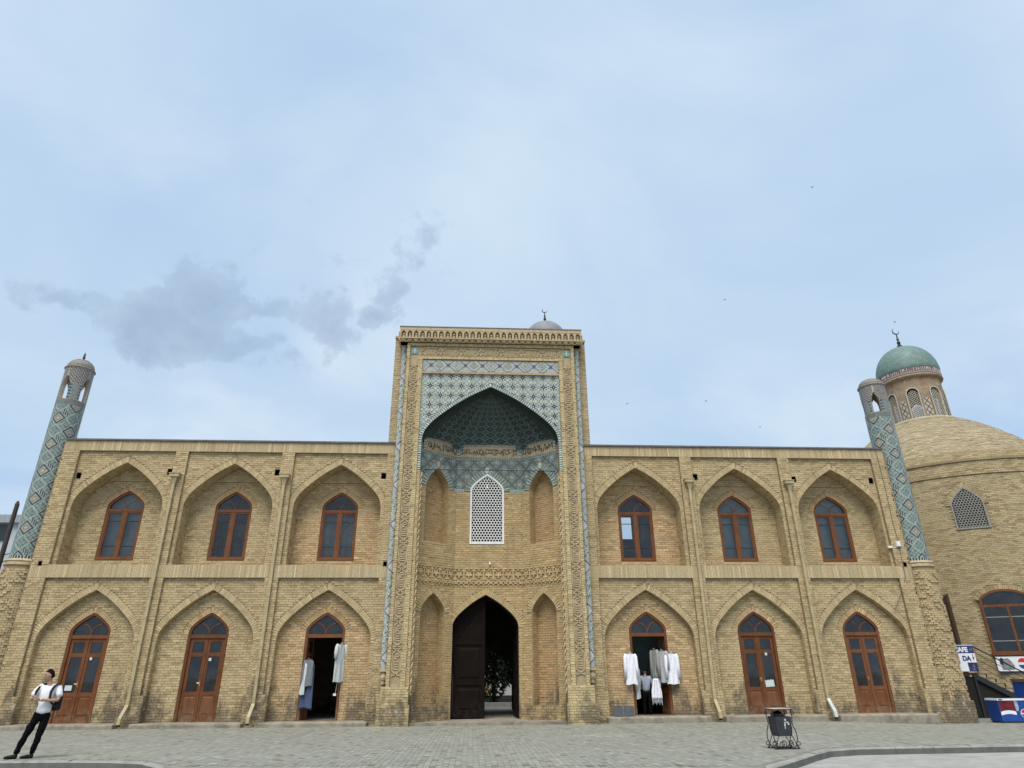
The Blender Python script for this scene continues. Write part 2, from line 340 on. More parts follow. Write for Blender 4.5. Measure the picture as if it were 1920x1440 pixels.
# ------------------------------------------------------------------ pointed arches
PROF = [(1, 1), (.99, .9), (.955, .8), (.88, .68), (.76, .55), (.55, .36), (.3, .17), (0, 0)]
def chaikin(p, n=2):
    for _ in range(n):
        q = [p[0]]
        for a, b_ in zip(p[:-1], p[1:]):
            q += [(a[0]*.75+b_[0]*.25, a[1]*.75+b_[1]*.25), (a[0]*.25+b_[0]*.75, a[1]*.25+b_[1]*.75)]
        p = q+[p[-1]]
    return p
class Arch:
    def __init__(s, cx, zb, za, hw, rise):
        s.cx, s.zb, s.za, s.hw, s.rise = cx, zb, za, hw, rise
        s.half = chaikin([(hw*x, za-rise*d) for x, d in PROF], 2)          # right side, springing -> apex
        s.right = [(hw, zb)]+s.half
    def off(s, o, raw=False):
        """right half offset outwards by o"""
        pts = s.right; out = []
        for i, p in enumerate(pts):
            a = pts[max(i-1, 0)]; b_ = pts[min(i+1, len(pts)-1)]; t = np.array(b_)-np.array(a)
            if i == 0: t = np.array([0, 1.])
            t = t/np.linalg.norm(t); n = np.array([t[1], -t[0]]); q = np.array(p)+n*o
            if i == len(pts)-1: q = np.array([0, p[1]+o/max(n[1], .3)])
            out.append((max(q[0], 0), q[1]))
        if raw: return out
        za = out[-1][1]; res = [out[0]]
        for p in out[1:-1]:
            if p[0] > .004 and p[1] < za-.002 and p[1] > res[-1][1]+.0005: res.append(p)
        return res+[out[-1]]
    def loop(s, o=0, zb=None):
        r = s.off(o) if o else list(s.right)
        if zb is not None: r[0] = (r[0][0], zb)
        L = [(s.cx-x, z) for x, z in r]; Rr = [(s.cx+x, z) for x, z in reversed(r)]
        return (L+Rr[1:])[::-1]           # counter-clockwise
    def hw_at(s, z, o=0):
        r = s.off(o) if o else s.right
        if z >= r[-1][1]: return 0
        zs = [p[1] for p in r]; xs = [p[0] for p in r]
        return float(np.interp(z, zs, xs))
    def path(s, o=0, zb=None):
        r = s.off(o, True) if o else list(s.right)
        if zb is not None: r = [(r[0][0], zb)]+[p for p in r if p[1] > zb]
        return [(s.cx-x, z) for x, z in r]+[(s.cx+x, z) for x, z in reversed(r)][1:]
def resample(path, step):
    P = np.array(path); d = np.r_[0, np.cumsum(np.hypot(*np.diff(P, axis=0).T))]; n = max(2, int(round(d[-1]/step)))
    t = np.linspace(0, d[-1], n+1); return np.stack([np.interp(t, d, P[:, 0]), np.interp(t, d, P[:, 1])], 1)
def ring(bk, arch, fn, t=.235, pal='voussoir', zb=None, step=.082, proud=.008, o0=0, colfn=None, ext=0):
    """voussoirs round an arch; fn(u, v) -> 3D point on the wall, fn.n = outward normal"""
    A = resample(arch.path(o0, zb), step); n = np.array(fn.n, float); pc = PAL[pal] if pal else None
    for i in range(len(A)-1):
        p, q = A[i], A[i+1]; tn = (q-p)/np.linalg.norm(q-p); nn = np.array([-tn[1], tn[0]])
        g = .006; a = p+tn*g; e = q-tn*g
        p0 = np.array(fn(*a)); p1 = np.array(fn(*e)); p2 = np.array(fn(*(a+nn*t)))
        # path runs left foot -> apex -> right foot, outward side is on its left
        c = colfn(i) if colfn else pc[RNG.integers(len(pc))]
        bk.one(p0, p1-p0, p2-p0, n*(proud*(1+.15*RNG.standard_normal())), c)
    ap = max(A, key=lambda q: q[1]); w_ = t*.62; p0 = np.array(fn(ap[0]-w_/2, ap[1]+t*.12)); bk.one(p0, np.array(fn(ap[0]+w_/2, ap[1]+t*.12))-p0, np.array(fn(ap[0]-w_/2, ap[1]+t*1.12))-p0, n*proud*.8, colfn(0) if colfn else pc[3])
def soffit(bk, arch, y0, y1, pal='wing', zb=None, step=.092, proud=.010, fn=None):
    """bricks lining the reveal of an arch between depth y0 and y1"""
    A = resample(arch.path(0, zb), step); pc = PAL[pal]; nb = max(1, int(round((y1-y0)/.26))); L = (y1-y0)/nb
    for i in range(len(A)-1):
        p, q = A[i], A[i+1]; tn = (q-p)/np.linalg.norm(q-p); nn = np.array([tn[1], -tn[0]]); a = p+tn*.006; e = q-tn*.006
        for k in range(-1, nb):
            ya = max(y0, y0+(k+.5*(i % 2))*L); yb = min(y1, y0+(k+1+.5*(i % 2))*L)-.012
            if yb-ya < .03: continue
            f3 = (lambda u, y, v: np.array((u, y, v), float)) if fn is None else fn
            p0 = f3(a[0], ya, a[1]); bk.one(p0, f3(e[0], ya, e[1])-p0, f3(a[0], yb, a[1])-p0, f3(a[0]+nn[0]*proud, ya, a[1]+nn[1]*proud)-p0, pc[RNG.integers(len(pc))])
def wallfn(Y):
    f = lambda u, v: (u, Y, v)
    f.n = (0, -1, 0); return f
def FR(Y): return ((0, Y, 0), (1, 0, 0), (0, 0, 1), (0, -1, 0))
def FRV(Y): return ((0, Y, 0), (0, 0, 1), (1, 0, 0), (0, -1, 0))     # soldier courses (u along Z)
def rect(x0, x1, z0, z1): return [(x0, z0), (x1, z0), (x1, z1), (x0, z1)]

# ------------------------------------------------------------------ ground, road, pavement
def sst(x, a, b_): t = min(1, max(0, (x-a)/(b_-a))); return t*t*(3-2*t)
def PZ(x, y): return -.10*sst(y, -11, -2.5)-.15*sst(x, 12.5, 18)*sst(y, -9, -3.5)
KR = [(5.0, -30), (4.6, -16), (4.9, -14.4), (5.75, -13.45), (6.5, -12.6), (7.15, -11.85), (7.7, -11.35), (8.4, -11.2), (9.6, -11.16), (12.5, -11.06), (17, -10.95), (24, -10.8), (40, -10.5)]
KL = [(-40, -11.1), (-24, -11.25), (-15, -11.4), (-10.2, -11.5), (-8.6, -11.6), (-7.6, -11.8), (-6.9, -12.15), (-6.4, -12.8), (-6.1, -13.6), (-5.9, -15), (-5.9, -30)]
def kerb_y(x):
    if x < -5.9: return max(float(np.interp(x, [p[0] for p in KL[:-1]], [p[1] for p in KL[:-1]])), -30) if x < -5.95 else -30
    if x > 4.6: return float(np.interp(x, [p[0] for p in KR[1:]], [p[1] for p in KR[1:]])) if x > 4.65 else -30
    return -30
gm = MB(); gm.add([(-900, -600, -.45), (900, -600, -.45), (900, 1500, -.45), (-900, 1500, -.45)], [(0, 1, 2, 3)])
tag(gm.build('ground', simple('bare earth', (.20, .175, .13), .95, .2, .5)), kind='structure')
rm = MB(); rm.add([(-60, -60, -.135), (60, -60, -.135), (60, -10.2, -.135), (-60, -10.2, -.135)], [(0, 1, 2, 3)])
tag(rm.build('road', M['road']), kind='structure')
pm = MB(); xs = np.concatenate([np.linspace(-45, -20, 8), np.linspace(-19, 24, 87), np.linspace(26, 45, 6)]); NY = 30
for i in range(len(xs)-1):
    xa, xb = xs[i], xs[i+1]; ya0, yb0 = kerb_y(xa), kerb_y(xb)
    for j in range(NY):
        t0, t1 = j/NY, (j+1)/NY; q = [(xa, ya0+(8-ya0)*t0), (xb, yb0+(8-yb0)*t0), (xb, yb0+(8-yb0)*t1), (xa, ya0+(8-ya0)*t1)]
        pm.add([(x, y, PZ(x, y)-.006) for x, y in q], [(0, 1, 2, 3)])
pave = tag(pm.build('pavement', M['bed']), kind='structure')
pb = Bricks(); pc = PAL['paver']; PW, PL = .118, .236
for i in range(int(-19/PW), int(22/PW)):
    x0 = i*PW
    yk = max(kerb_y(x0-.01), kerb_y(x0+PW+.01))+.16; ylim = -16.2
    if abs(x0+.4) > 17.5 and yk < -12: continue
    k = int((max(yk, ylim))/PL)-1
    while k*PL+(i % 2)*.5*PL < -.25:
        y0 = k*PL+(i % 2)*.5*PL; k += 1
        if y0 < max(yk, ylim): continue
        if abs(x0-(-.43+math.tan(YAW)*(y0+CAMD))) > (y0+CAMD)*.86+.6: continue
        if abs(x0-.25) < 4.0 and y0 > -1.0: continue
        if y0 > -.75 and abs(x0-.25) < 18: continue
        z = PZ(x0, y0); z2 = PZ(x0, y0+PL); ci = int(RNG.integers(len(pc)))
        pb.P.append(np.array((x0, y0, z-.006))); pb.A.append(np.array((PW-.006, 0, 0))); pb.B.append(np.array((0, PL-.006, z2-z))); pb.N.append(np.array((0, 0, .006+.002*RNG.random()))); pb.C.append(pc[ci])
        if y0 < -11.5: pb.cand.append((len(pb.P)-1, 'paver', ci))
pb.build('paving_bricks', M['paver'], pave, single=300, piece='paver')
def kerb(path):
    P = np.array(path, float); d = np.r_[0, np.cumsum(np.hypot(*np.diff(P, axis=0).T))]; n = int(d[-1]/.92)
    for i in range(n):
        t0, t1 = i*.92, i*.92+.912; a = np.array([np.interp(t0, d, P[:, k]) for k in (0, 1)]); e = np.array([np.interp(t1, d, P[:, k]) for k in (0, 1)])
        mx = (a+e)/2
        if abs(mx[0]) > 24 or mx[1] < -19: continue
        t = (e-a)/np.linalg.norm(e-a); nn = np.array([-t[1], t[0]]); mb = MB(); w = .075; j = RNG.normal(0, .006)
        for (s0, z0, s1, z1) in (): pass
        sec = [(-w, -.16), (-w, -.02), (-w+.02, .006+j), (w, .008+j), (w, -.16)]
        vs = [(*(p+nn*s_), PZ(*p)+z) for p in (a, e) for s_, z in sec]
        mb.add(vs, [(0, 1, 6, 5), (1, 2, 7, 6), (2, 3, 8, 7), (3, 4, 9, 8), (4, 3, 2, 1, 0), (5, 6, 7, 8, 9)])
        mb.mi = [0, 1, 1, 0, 0, 0]; mb.build('kerb_stone', [M['kerb'], M['kerbtop']], pave)  # top faces take a paler tone than the sides
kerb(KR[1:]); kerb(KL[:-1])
# ------------------------------------------------------------------ the madrasa: wings
CX = .23
madrasa = empty('madrasa', (CX, 0, 0), 'long two-storey sand-coloured brick madrasa with a tall blue-tiled entrance portal', 'building')
madrasa.location = (0, 0, 0)
WINGS = [(-17.95, -3.80, [(-15.27, -17.277, -13.269), (-10.75, -12.732, -8.764), (-6.22, -8.228, -4.224)]),
         (4.28, 18.27, [(6.74, 4.782, 8.733), (11.26, 9.271, 13.249), (15.71, 13.775, 17.659)])]
VENTS = [(-17.13, 9.42), (-13.42, 9.62), (-8.92, 9.64), (-4.36, 9.52), (9.42, 9.61), (13.92, 9.54), (17.5, 9.51)]
VENTF = [(-17.63, 5.78), (-4.02, 5.78), (18.06, 5.8)]
JH = 1.84; YI = .12
YU, YD = .85, .40                      # upper window wall, lower door wall
def tmesh(mb, Mx):
    mb.v = [tuple(Mx @ Vector(p)) for p in mb.v]; return mb
def boxhole(mb, x, z, w, h, y, d=.3):
    a = rect(x-w/2, x+w/2, z-h/2, z+h/2); mb.strip([(u, y, v) for u, v in a], [(u, y+d, v) for u, v in a], 1, closed=True); mb.add([(u, y+d, v) for u, v in a], [(0, 1, 2, 3)], 1)
wallobj = []
for wi, (X0, X1, bays) in enumerate(WINGS):
    mb = MB(); bk = Bricks(); holes = []
    for (cx, a, e) in bays:
        holes.append(rect(a, e, 5.74, 10.5)[::-1]); holes.append([(a, .95), (cx-JH, .95), (cx-JH, -.12), (cx+JH, -.12), (cx+JH, .95), (e, .95), (e, 5.23), (a, 5.23)][::-1])
    vf = [(x, z) for x, z in VENTF if X0 < x < X1]
    for x, z in vf: holes.append(rect(x-.075, x+.075, z-.09, z+.09)[::-1]); boxhole(mb, x, z, .15, .18, 0)
    mb.poly(rect(X0, X1, -.4, 10.95), holes, XZ(0))
    def iv(va, vb, bays=bays, X0=X0, X1=X1, vf=vf):
        sp_ = [(X0, X1)]; vm = (va+vb)/2
        for (cx, a, e) in bays:
            if 5.74 < vm < 10.5 or .95 < vm < 5.23: sp_ = cut(sp_, a, e)
            elif vm < .95: sp_ = cut(sp_, cx-JH, cx+JH)
        for x, z in vf:
            if vb > z-.09 and va < z+.09: sp_ = cut(sp_, x-.075, x+.075)
        return sp_
    tint = 'wing'
    bk.lay(FR(0), -.3, 5.23, iv, tint, cand=True); bk.lay(FR(0), 5.74, 10.5, iv, tint)
    for (z0, z1) in ((5.235, 5.74), (10.505, 10.95)):
        bk.lay(FRV(0), X0, X1, lambda p, q, z0=z0, z1=z1: [(z0, z1)] if not any(abs((p+q)/2-x) < .1 and abs(z-5.78) < .3 and z0 < 6 for x, z in vf) else [(z0, z1-.07)], 'band', ch=.066, bl=50., jt=.009, proud=.008, stag=False)
    for bi, (cx, a, e) in enumerate(bays):
        lo = Arch(cx, -.12, 4.79, JH, 1.9); up = Arch(cx, 5.74, 10.03, JH, 1.9)
        vs = [(x, z) for x, z in VENTS if a-.1 < x < e+.1]
        # inset panels
        mb.poly(rect(a, e, .95, 5.23), [lo.loop(0, .951)[::-1]], XZ(YI)); hl = [up.loop(0, 5.741)[::-1]]
        for x, z in vs: hl.append(rect(x-.1, x+.1, z-.13, z+.13)[::-1]); boxhole(mb, x, z, .2, .26, YI)
        mb.poly(rect(a, e, 5.74, 10.5), hl, XZ(YI))
        for l in (rect(a, e, 5.74, 10.5), [(cx-JH, .95), (a, .95), (a, 5.23), (e, 5.23), (e, .95), (cx+JH, .95)]):
            mb.strip([(u, 0, v) for u, v in l], [(u, YI, v) for u, v in l], closed=len(l) == 4)
        def ivp(arch, vs=(), a=a, e=e, cx=cx):
            def f(va, vb):
                if vb < arch.za-arch.rise: h = arch.hw
                else: h = max(arch.hw_at(va, .235), arch.hw_at(vb, .235))
                sp_ = cut([(a, e)], cx-h, cx+h)
                for x, z in vs:
                    if vb > z-.13 and va < z+.13: sp_ = cut(sp_, x-.1, x+.1)
                return sp_
            return f
        bk.lay(FR(YI), .95, 5.23, ivp(lo), tint, cand=True); bk.lay(FR(YI), 5.74, 10.5, ivp(up, vs), tint)
        ring(bk, lo, wallfn(YI), zb=2.88); ring(bk, up, wallfn(YI), zb=8.12)
        # reveals
        pth = lo.path(0, .95); mb.strip([(u, YI, v) for u, v in pth], [(u, YD, v) for u, v in pth]); soffit(bk, lo, YI, YD, tint, .95)
        for sx in (-1, 1):
            x = cx+sx*JH; mb.add([(x, 0, -.12), (x, YD, -.12), (x, YD, .95), (x, 0, .95)], [(0, 1, 2, 3)])
            bk.lay(((x, 0, 0), (0, 1, 0), (0, 0, 1), (-sx, 0, 0)), -.1, .95, lambda p, q: [(0, YD)], tint, proud=.008)
        pth = up.path(0, 5.74); mb.strip([(u, YI, v) for u, v in pth], [(u, YU, v) for u, v in pth]); soffit(bk, up, YI, YU, tint, 5.74)
        mb.add([(cx-JH, YI, 5.74), (cx+JH, YI, 5.74), (cx+JH, YU, 5.74), (cx-JH, YU, 5.74)], [(0, 1, 2, 3)])
        # door wall and window wall
        zd = .06 if wi == 0 else .12
        da = Arch(cx, zd, 3.95, .77, .74); wa = Arch(cx, 6.05, 8.97, .77, .70)
        mb.poly(rect(cx-1.95, cx+1.95, -.12, 4.9), [da.loop()[::-1]], XZ(YD)); mb.poly(rect(cx-1.95, cx+1.95, 5.7, 9.37), [wa.loop()[::-1]], XZ(YU))
        mb.poly(rect(cx-1.95, cx+1.95, 9.37, 10.1), [], XZ(YU-.06)); mb.add([(cx-1.95, YU-.06, 9.37), (cx+1.95, YU-.06, 9.37), (cx+1.95, YU, 9.37), (cx-1.95, YU, 9.37)], [(0, 1, 2, 3)])
        for ar, y, yb in ((da, YD, .95), (wa, YU, 1.35)):
            l = ar.loop(); mb.strip([(u, y, v) for u, v in l], [(u, yb, v) for u, v in l], closed=True)
        def ivb(big, small, o=.2, cx=cx):
            def f(va, vb):
                H_ = min(big.hw_at(va), big.hw_at(vb)); sp_ = [(cx-H_, cx+H_)] if H_ > .03 else []
                if small:
                    h = max(small.hw_at(va), small.hw_at(vb)) if vb < small.za-small.rise else max(small.hw_at(va, o), small.hw_at(vb, o))
                    if vb > small.zb and h > 0: sp_ = cut(sp_, cx-h, cx+h)
                return sp_
            return f
        rp = 'warm' if (wi, bi) in ((0, 2), (1, 0)) else tint
        bk.lay(FR(YD), -.1, 4.79, ivb(lo, da), rp, cand=True)
        bk.lay(FR(YU), 5.74, 9.37, ivb(up, wa), rp); bk.lay(FR(YU-.06), 9.375, 10.03, ivb(up, None), tint)
        ring(bk, da, wallfn(YD), t=.2, pal='redbrick' if rp == 'warm' else 'warm', zb=3.2, proud=.012); ring(bk, wa, wallfn(YU), t=.2, pal='redbrick', zb=8.27, proud=.014)
        st = MB(); st.box(cx-1.98, cx+1.98, -.42-.05*RNG.random(), YD+.5, -.3, zd-.01)
        so = st.build('door_step', M['concrete'], madrasa); bv = so.modifiers.new('bevel', 'BEVEL'); bv.width = .05; bv.segments = 2
    wo = mb.build('wing_wall', [M['mortar'], M['void']], madrasa)
    wo['label'] = 'left wing of arched brick bays' if wi == 0 else 'right wing of arched brick bays'
    bk.build('brickwork', M['brick'], wo, single=150, piece='brick'); wallobj.append(wo)
    # parapet flashing, roof, back and end walls, interior
    fl = MB(); fl.box(X0-.03, X1+(.03 if wi else 0), -.07, .35, 10.95, 11.02)
    for k in range(int((X1-X0)/2.1)): fl.box(X0+k*2.1+.4, X0+k*2.1+.43, -.078, -.06, 10.94, 11.025)
    fl.build('roof_flashing', M['flash'], madrasa)
    rb = MB(); rb.box(X0, X1, .3, 9, 10.6, 10.9); rb.build('roof', M['roof'], madrasa)
    ins = MB(); xo = X0 if wi == 0 else X1
    ins.box(xo-.05, xo+.05, .0, 9, -.4, 10.93); ins.slab(rect(X0, X1, -.4, 10.7), [rect(7.75, 8.5, 8.5, 9.75)[::-1]] if wi else [], XZ(8.8), .2); ins.build('rear_wall', M['mortar'], madrasa)
    im = MB(); im.box(X0, X1, 1.36, 8.7, 5.05, 5.35); im.box(X0, X1, .6, 8.7, -.1, .02)
    for x in [X0+.1]+[(bays[k][2]+bays[k+1][1])/2 for k in (0, 1)]+[X1-.1]: im.box(x-.06, x+.06, 1.36, 8.75, .02, 10.6)
    im.build('interior_walls', M['plaster'], madrasa)

# ------------------------------------------------------------------ windows and doors
def arch_pieces(ar, o):
    return ar.loop(), ar.loop(-o, ar.zb+o)
def tracery(cx, z0, w, h, y, r, n=7):
    out = []
    for sx in (-1, 1):
        out.append([(cx+sx*w*(t**1.7), y, z0+h*math.sin(t*math.pi*.5)) for t in np.linspace(0, 1, n)])
    return out
def fan_panes(ar, z0, o, y, tr, parent):
    r = [p for p in ar.off(-o) if p[1] > z0+.01]; r = [(float(np.interp(z0, [p[1] for p in ar.off(-o)], [p[0] for p in ar.off(-o)])), z0)]+r
    cur = [(abs(p[0]-ar.cx), p[2]) for p in tr[1]]; xe, ze = cur[-1]
    low = [p for p in r if p[1] < ze+.02]; hi = [p for p in r if p[1] >= ze+.02]
    rp = [(0, z0)]+low+cur[::-1][:-1]
    for sx in (1, -1):
        l = [(ar.cx+sx*x, z) for x, z in rp]; l = l if sx > 0 else l[::-1]
        MB().poly(l, [], XZ(y)).build('pane', M['glass'], parent)
    l = [(ar.cx+x, z) for x, z in cur]+[(ar.cx+x, z) for x, z in hi]+[(ar.cx-x, z) for x, z in hi[::-1][1:]]+[(ar.cx-x, z) for x, z in cur[::-1][:-1]]
    MB().poly(l, [], XZ(y)).build('pane', M['glass'], parent)
WLAB = ['arched wooden window with grey-blue reflections', 'arched wooden window onto a dark red room', 'arched wooden window with pale striped curtains', 'arched wooden window with a bright patch of sky in its left casement', 'arched wooden window with dull grey panes', 'arched wooden window with pale grey panes']
DLAB = ['closed wooden double door behind the standing man', 'closed wooden double door with a small white sticker', 'open doorway with dresses hung at its left jamb', 'open doorway hung with white shirts', 'closed wooden double door with a torn paper notice', 'closed wooden double door beside the right turret']
allb = [(wi, b_) for wi, w in enumerate(WINGS) for b_ in w[2]]
def window(k, cx):
    wa = Arch(cx, 6.05, 8.97, .77, .70); y0 = YU+.03; o, i = arch_pieces(wa, .095)
    m_ = MB(); m_.slab(o, [i[::-1]], lambda u, v, w=0: (u, y0+w, v), .13); m_.box(cx-.685, cx+.685, y0+.005, y0+.12, 8.06, 8.19)
    m_.box(cx-.76, cx+.76, y0-.05, y0+.06, 6.045, 6.13)
    wo = m_.build('window', M['winwood'], madrasa); wo['label'] = WLAB[k]; bv = wo.modifiers.new('bevel', 'BEVEL'); bv.width = .012; bv.segments = 1; bv.limit_method = 'ANGLE'
    MB().box(cx-.065, cx+.065, y0+.012, y0+.11, 6.14, 8.06).build('mullion', M['winwood'], wo)
    for sx in (-1, 1):
        xa, xb = (cx-.675, cx-.065) if sx < 0 else (cx+.065, cx+.675)
        c = MB(); q = .045
        c.box(xa, xa+q, y0+.025, y0+.085, 6.145, 8.06); c.box(xb-q, xb, y0+.025, y0+.085, 6.145, 8.06); c.box(xa+q, xb-q, y0+.025, y0+.085, 6.145, 6.2); c.box(xa+q, xb-q, y0+.025, y0+.085, 8.01, 8.06)
        c.build('casement', M['winwood'], wo)
        for z in (6.62, 7.66): MB().box(xa+q, xb-q, y0+.035, y0+.06, z-.014, z+.014).build('glazing_bar', M['dark'], wo)
        for z0, z1 in ((6.2, 6.62), (6.62, 7.66), (7.66, 8.01)): MB().poly(rect(xa+q, xb-q, z0, z1), [], XZ(y0+.05+.004*RNG.random())).build('pane', M['glass'], wo)
    tr = tracery(cx, 8.19, .36, .36, y0+.05, .016); t = MB()
    for p in tr: t.tube(p, .018, 6)
    t.build('tracery', M['winwood'], wo); fan_panes(wa, 8.19, .095, y0+.05, tr, wo)
    return wo
WOODS = [M['wood'], wood_mat('door wood, weathered', (.115, .040, .015), (.155, .058, .021)), wood_mat('door wood, faded', (.145, .057, .024), (.185, .078, .034))]
def leaf(door, cx, sx, zd, y, ang=0, name='door_leaf', wm=None):
    wm = wm or M['wood']
    """one leaf, hinged at its outer edge"""
    W_ = .655; Mx = Matrix.Translation((cx+sx*.66, y, 0)) @ Matrix.Rotation(ang, 4, 'Z') @ Matrix.Scale(-sx, 4, (1, 0, 0))
    z0 = zd+.005; q = .095; m_ = MB()
    m_.box(0, q, 0, .05, z0, 2.985); m_.box(W_-q, W_, 0, .05, z0, 2.985)
    for a, b_ in ((z0, z0+.2), (.95, 1.07), (2.34, 2.45), (2.88, 2.985)): m_.box(q, W_-q, .002, .048, a, b_)
    tmesh(m_, Mx).build(name, wm, door)
    p = MB(); p.box(q, W_-q, .02, .035, z0+.2, .95)
    p.add([(q+.03, .02, z0+.23), (W_-q-.03, .02, z0+.23), (W_-q-.03, .02, .92), (q+.03, .02, .92), (q+.08, .004, z0+.28), (W_-q-.08, .004, z0+.28), (W_-q-.08, .004, .87), (q+.08, .004, .87)], [(4, 5, 6, 7), (0, 1, 5, 4), (1, 2, 6, 5), (2, 3, 7, 6), (3, 0, 4, 7)])
    tmesh(p, Mx).build('bottom_panel', WOODS[(WOODS.index(wm)+1) % 3], door)
    for a, b_ in ((1.07, 2.34), (2.45, 2.88)): tmesh(MB().poly(rect(q, W_-q, a, b_), [], XZ(.025)), Mx).build('pane', M['glass'], door)
    for a, b_ in ((1.07, 2.34), (2.45, 2.88)):
        bd = MB(); 
        for (xa, xb, za, zb) in ((q, q+.02, a, b_), (W_-q-.02, W_-q, a, b_), (q+.02, W_-q-.02, a, a+.02), (q+.02, W_-q-.02, b_-.02, b_)): bd.box(xa, xb, .006, .022, za, zb)
        tmesh(bd, Mx).build('glazing_bead', wm, door)
def door(k, wi, cx):
    zd = .06 if wi == 0 else .12; da = Arch(cx, zd, 3.95, .77, .74); y0 = YD+.02; o, i = arch_pieces(da, .1)
    i2 = [(u, v) for u, v in i]
    m_ = MB(); lo_, li = da.path(), da.path(-.1)
    A = [(u, y0, v) for u, v in lo_]; Bq = [(u, y0+.14, v) for u, v in lo_]; Ci = [(u, y0, v) for u, v in li]; Di = [(u, y0+.14, v) for u, v in li]
    m_.strip(A, Ci); m_.strip(Bq, Di); m_.strip(Ci, Di); m_.strip(A, Bq)
    A2 = [(u, y0-.012, v) for u, v in da.path(-.035)]; B2 = [(u, y0-.012, v) for u, v in da.path(-.075)]; m_.strip(A2, B2); m_.strip([(u, y0, v) for u, v in da.path(-.03)], A2); m_.strip(B2, [(u, y0, v) for u, v in da.path(-.08)])
    m_.box(cx-.675, cx+.675, y0+.008, y0+.13, 2.99, 3.12); m_.box(cx-.67, cx+.67, y0+.03, y0+.12, zd-.02, zd+.012)
    wm = WOODS[k % 3]; do = m_.build('door', wm, madrasa); do['label'] = DLAB[k]
    tr = tracery(cx, 3.12, .36, .40, y0+.06, .016); t = MB()
    for p in tr: t.tube(p, .02, 6)
    t.build('tracery', M['wood'], do); fan_panes(da, 3.12, .1, y0+.06, tr, do)
    if k in (0, 1, 4, 5):
        leaf(do, cx, -1, zd, y0+.05, wm=wm); leaf(do, cx, 1, zd, y0+.052, wm=wm)
        MB().box(cx-.03, cx+.012, y0+.025, y0+.05, zd+.03, 2.97).build('meeting_strip', M['wood'], do)
        h = MB(); h.box(cx-.07, cx-.035, y0+.03, y0+.048, 1.28, 1.44); h.tube([(cx-.052, y0+.035, 1.38), (cx-.052, y0-.02, 1.38), (cx-.14, y0-.022, 1.385)], .012, 6)
        h.build('handle', simple('brass handle', (.5, .38, .2), .35, .1, metal=.9), do)
    else:
        leaf(do, cx, -1, zd, y0+.16, R(82) if k == 2 else R(88)); leaf(do, cx, 1, zd, y0+.16, R(-80) if k == 3 else R(-86))
    return do
PAPER = simple('paper', (.52, .57, .55), .8, .06, 20)
doors = []; winds = []
for k, (wi, (cx, a, e)) in enumerate(allb): winds.append(window(k, cx)); doors.append(door(k, wi, cx))
def note(k, dx_, z, w, h, lab, torn=False, tilt=0):
    cx = allb[k][1][0]; y = YD+.06; Mx = Matrix.Translation((cx+dx_, y, z)) @ Matrix.Rotation(tilt, 4, 'Y')
    n = 7; top = [(w/2-w*i/n, h/2+((random.random()-.5)*.07 if torn else 0)) for i in range(n+1)]
    mb = MB().slab([(-w/2, -h/2), (w/2, -h/2)]+top, [], lambda u, v, w_=0: (u, w_, v), .004); tmesh(mb, Mx).build('paper_notice', PAPER, doors[k])['label'] = lab
note(0, -.36, 1.25, .26, .18, 'pale sheet of paper behind the glass'); note(0, .22, 2.27, .09, .1, 'small white sticker'); note(1, .19, 2.22, .1, .11, 'small white sticker')
note(4, .30, 2.30, .1, .1, 'small white sticker'); note(4, .28, 1.22, .36, .26, 'torn white paper notice', True, R(-4))
# ------------------------------------------------------------------ entrance portal
PX = .25; YP = -.60
IW = Arch(PX, -.1, 13.55, 3.0, 2.6)
TEAL = (.17, .245, .215); PALEB = (.52, .585, .55); NAVY = (.028, .034, .06); OCHRE = (.52, .46, .30); TURQ = (.27, .375, .345); WHITEB = (.62, .65, .62); TAN = (.42, .31, .19); DKGRN = (.030, .048, .042); PINK = (.36, .22, .19)
def jit(c, s=.12): return np.clip(np.array(c)*.93*(1+RNG.normal(0, s)), .005, .9)
pw = MB(); pk = Bricks(); cbk = MB()
for sx in (-1, 1):
    X = lambda h: PX+sx*h
    def bx(h0, h1, y0, y1, z0, z1, mb=pw): mb.box(min(X(h0), X(h1)), max(X(h0), X(h1)), y0, y1, z0, z1)
    def lay(h0, h1, y, z0, z1, pal='portal', **kw):
        a, e = min(X(h0), X(h1)), max(X(h0), X(h1)); pk.lay(FR(y), z0, z1, lambda p, q: [(a, e)], pal, **kw)
    bx(3.8, 4.5, 0, 3, 10.955, 16.28); lay(3.82, 4.5, 0, 10.96, 16.2, 'dull')
    bx(3.72, 3.87, YP, -.2, 1.22, 15.70); lay(3.72, 3.87, YP, 1.22, 15.70, 'edge', bl=.30)
    bx(3.13, 3.32, YP, -.2, 1.22, 15.02); lay(3.13, 3.32, YP, 1.22, 15.02, 'edge', bl=.4)
    bx(2.985, 3.13, YP+.04, -.06, .9, 9.62); lay(2.985, 3.13, YP+.04, .9, 9.62, 'portal', bl=.3)
    bx(3.32, 3.72, YP+.075, -.2, 1.22, 15.02, cbk)
    bx(2.99, 4.02, YP-.02, -.02, .6, 1.22); lay(2.99, 4.02, YP-.02, .6, 1.22, 'edge')
    bx(2.93, 4.13, YP-.15, -.02, -.4, .6); lay(2.93, 4.13, YP-.15, -.3, .6, 'edge', cand=True)
    bx(2.99, 3.13, YP+.1, -.06, 9.62, 14.2); bx(3.8, 4.05, -.05, 0, -.3, 1.7)
for (z0, z1, h, y, pal) in ((15.55, 15.70, 3.72, YP, 'edge'), (14.88, 15.02, 3.13, YP, 'edge'), (14.15, 14.26, 3.13, YP, 'dull')):
    pw.box(PX-h, PX+h, y, -.2, z0, z1); pk.lay(FRV(y), PX-h, PX+h, lambda p, q, z0=z0, z1=z1: [(z0, z1)], pal, ch=.085, bl=.3)
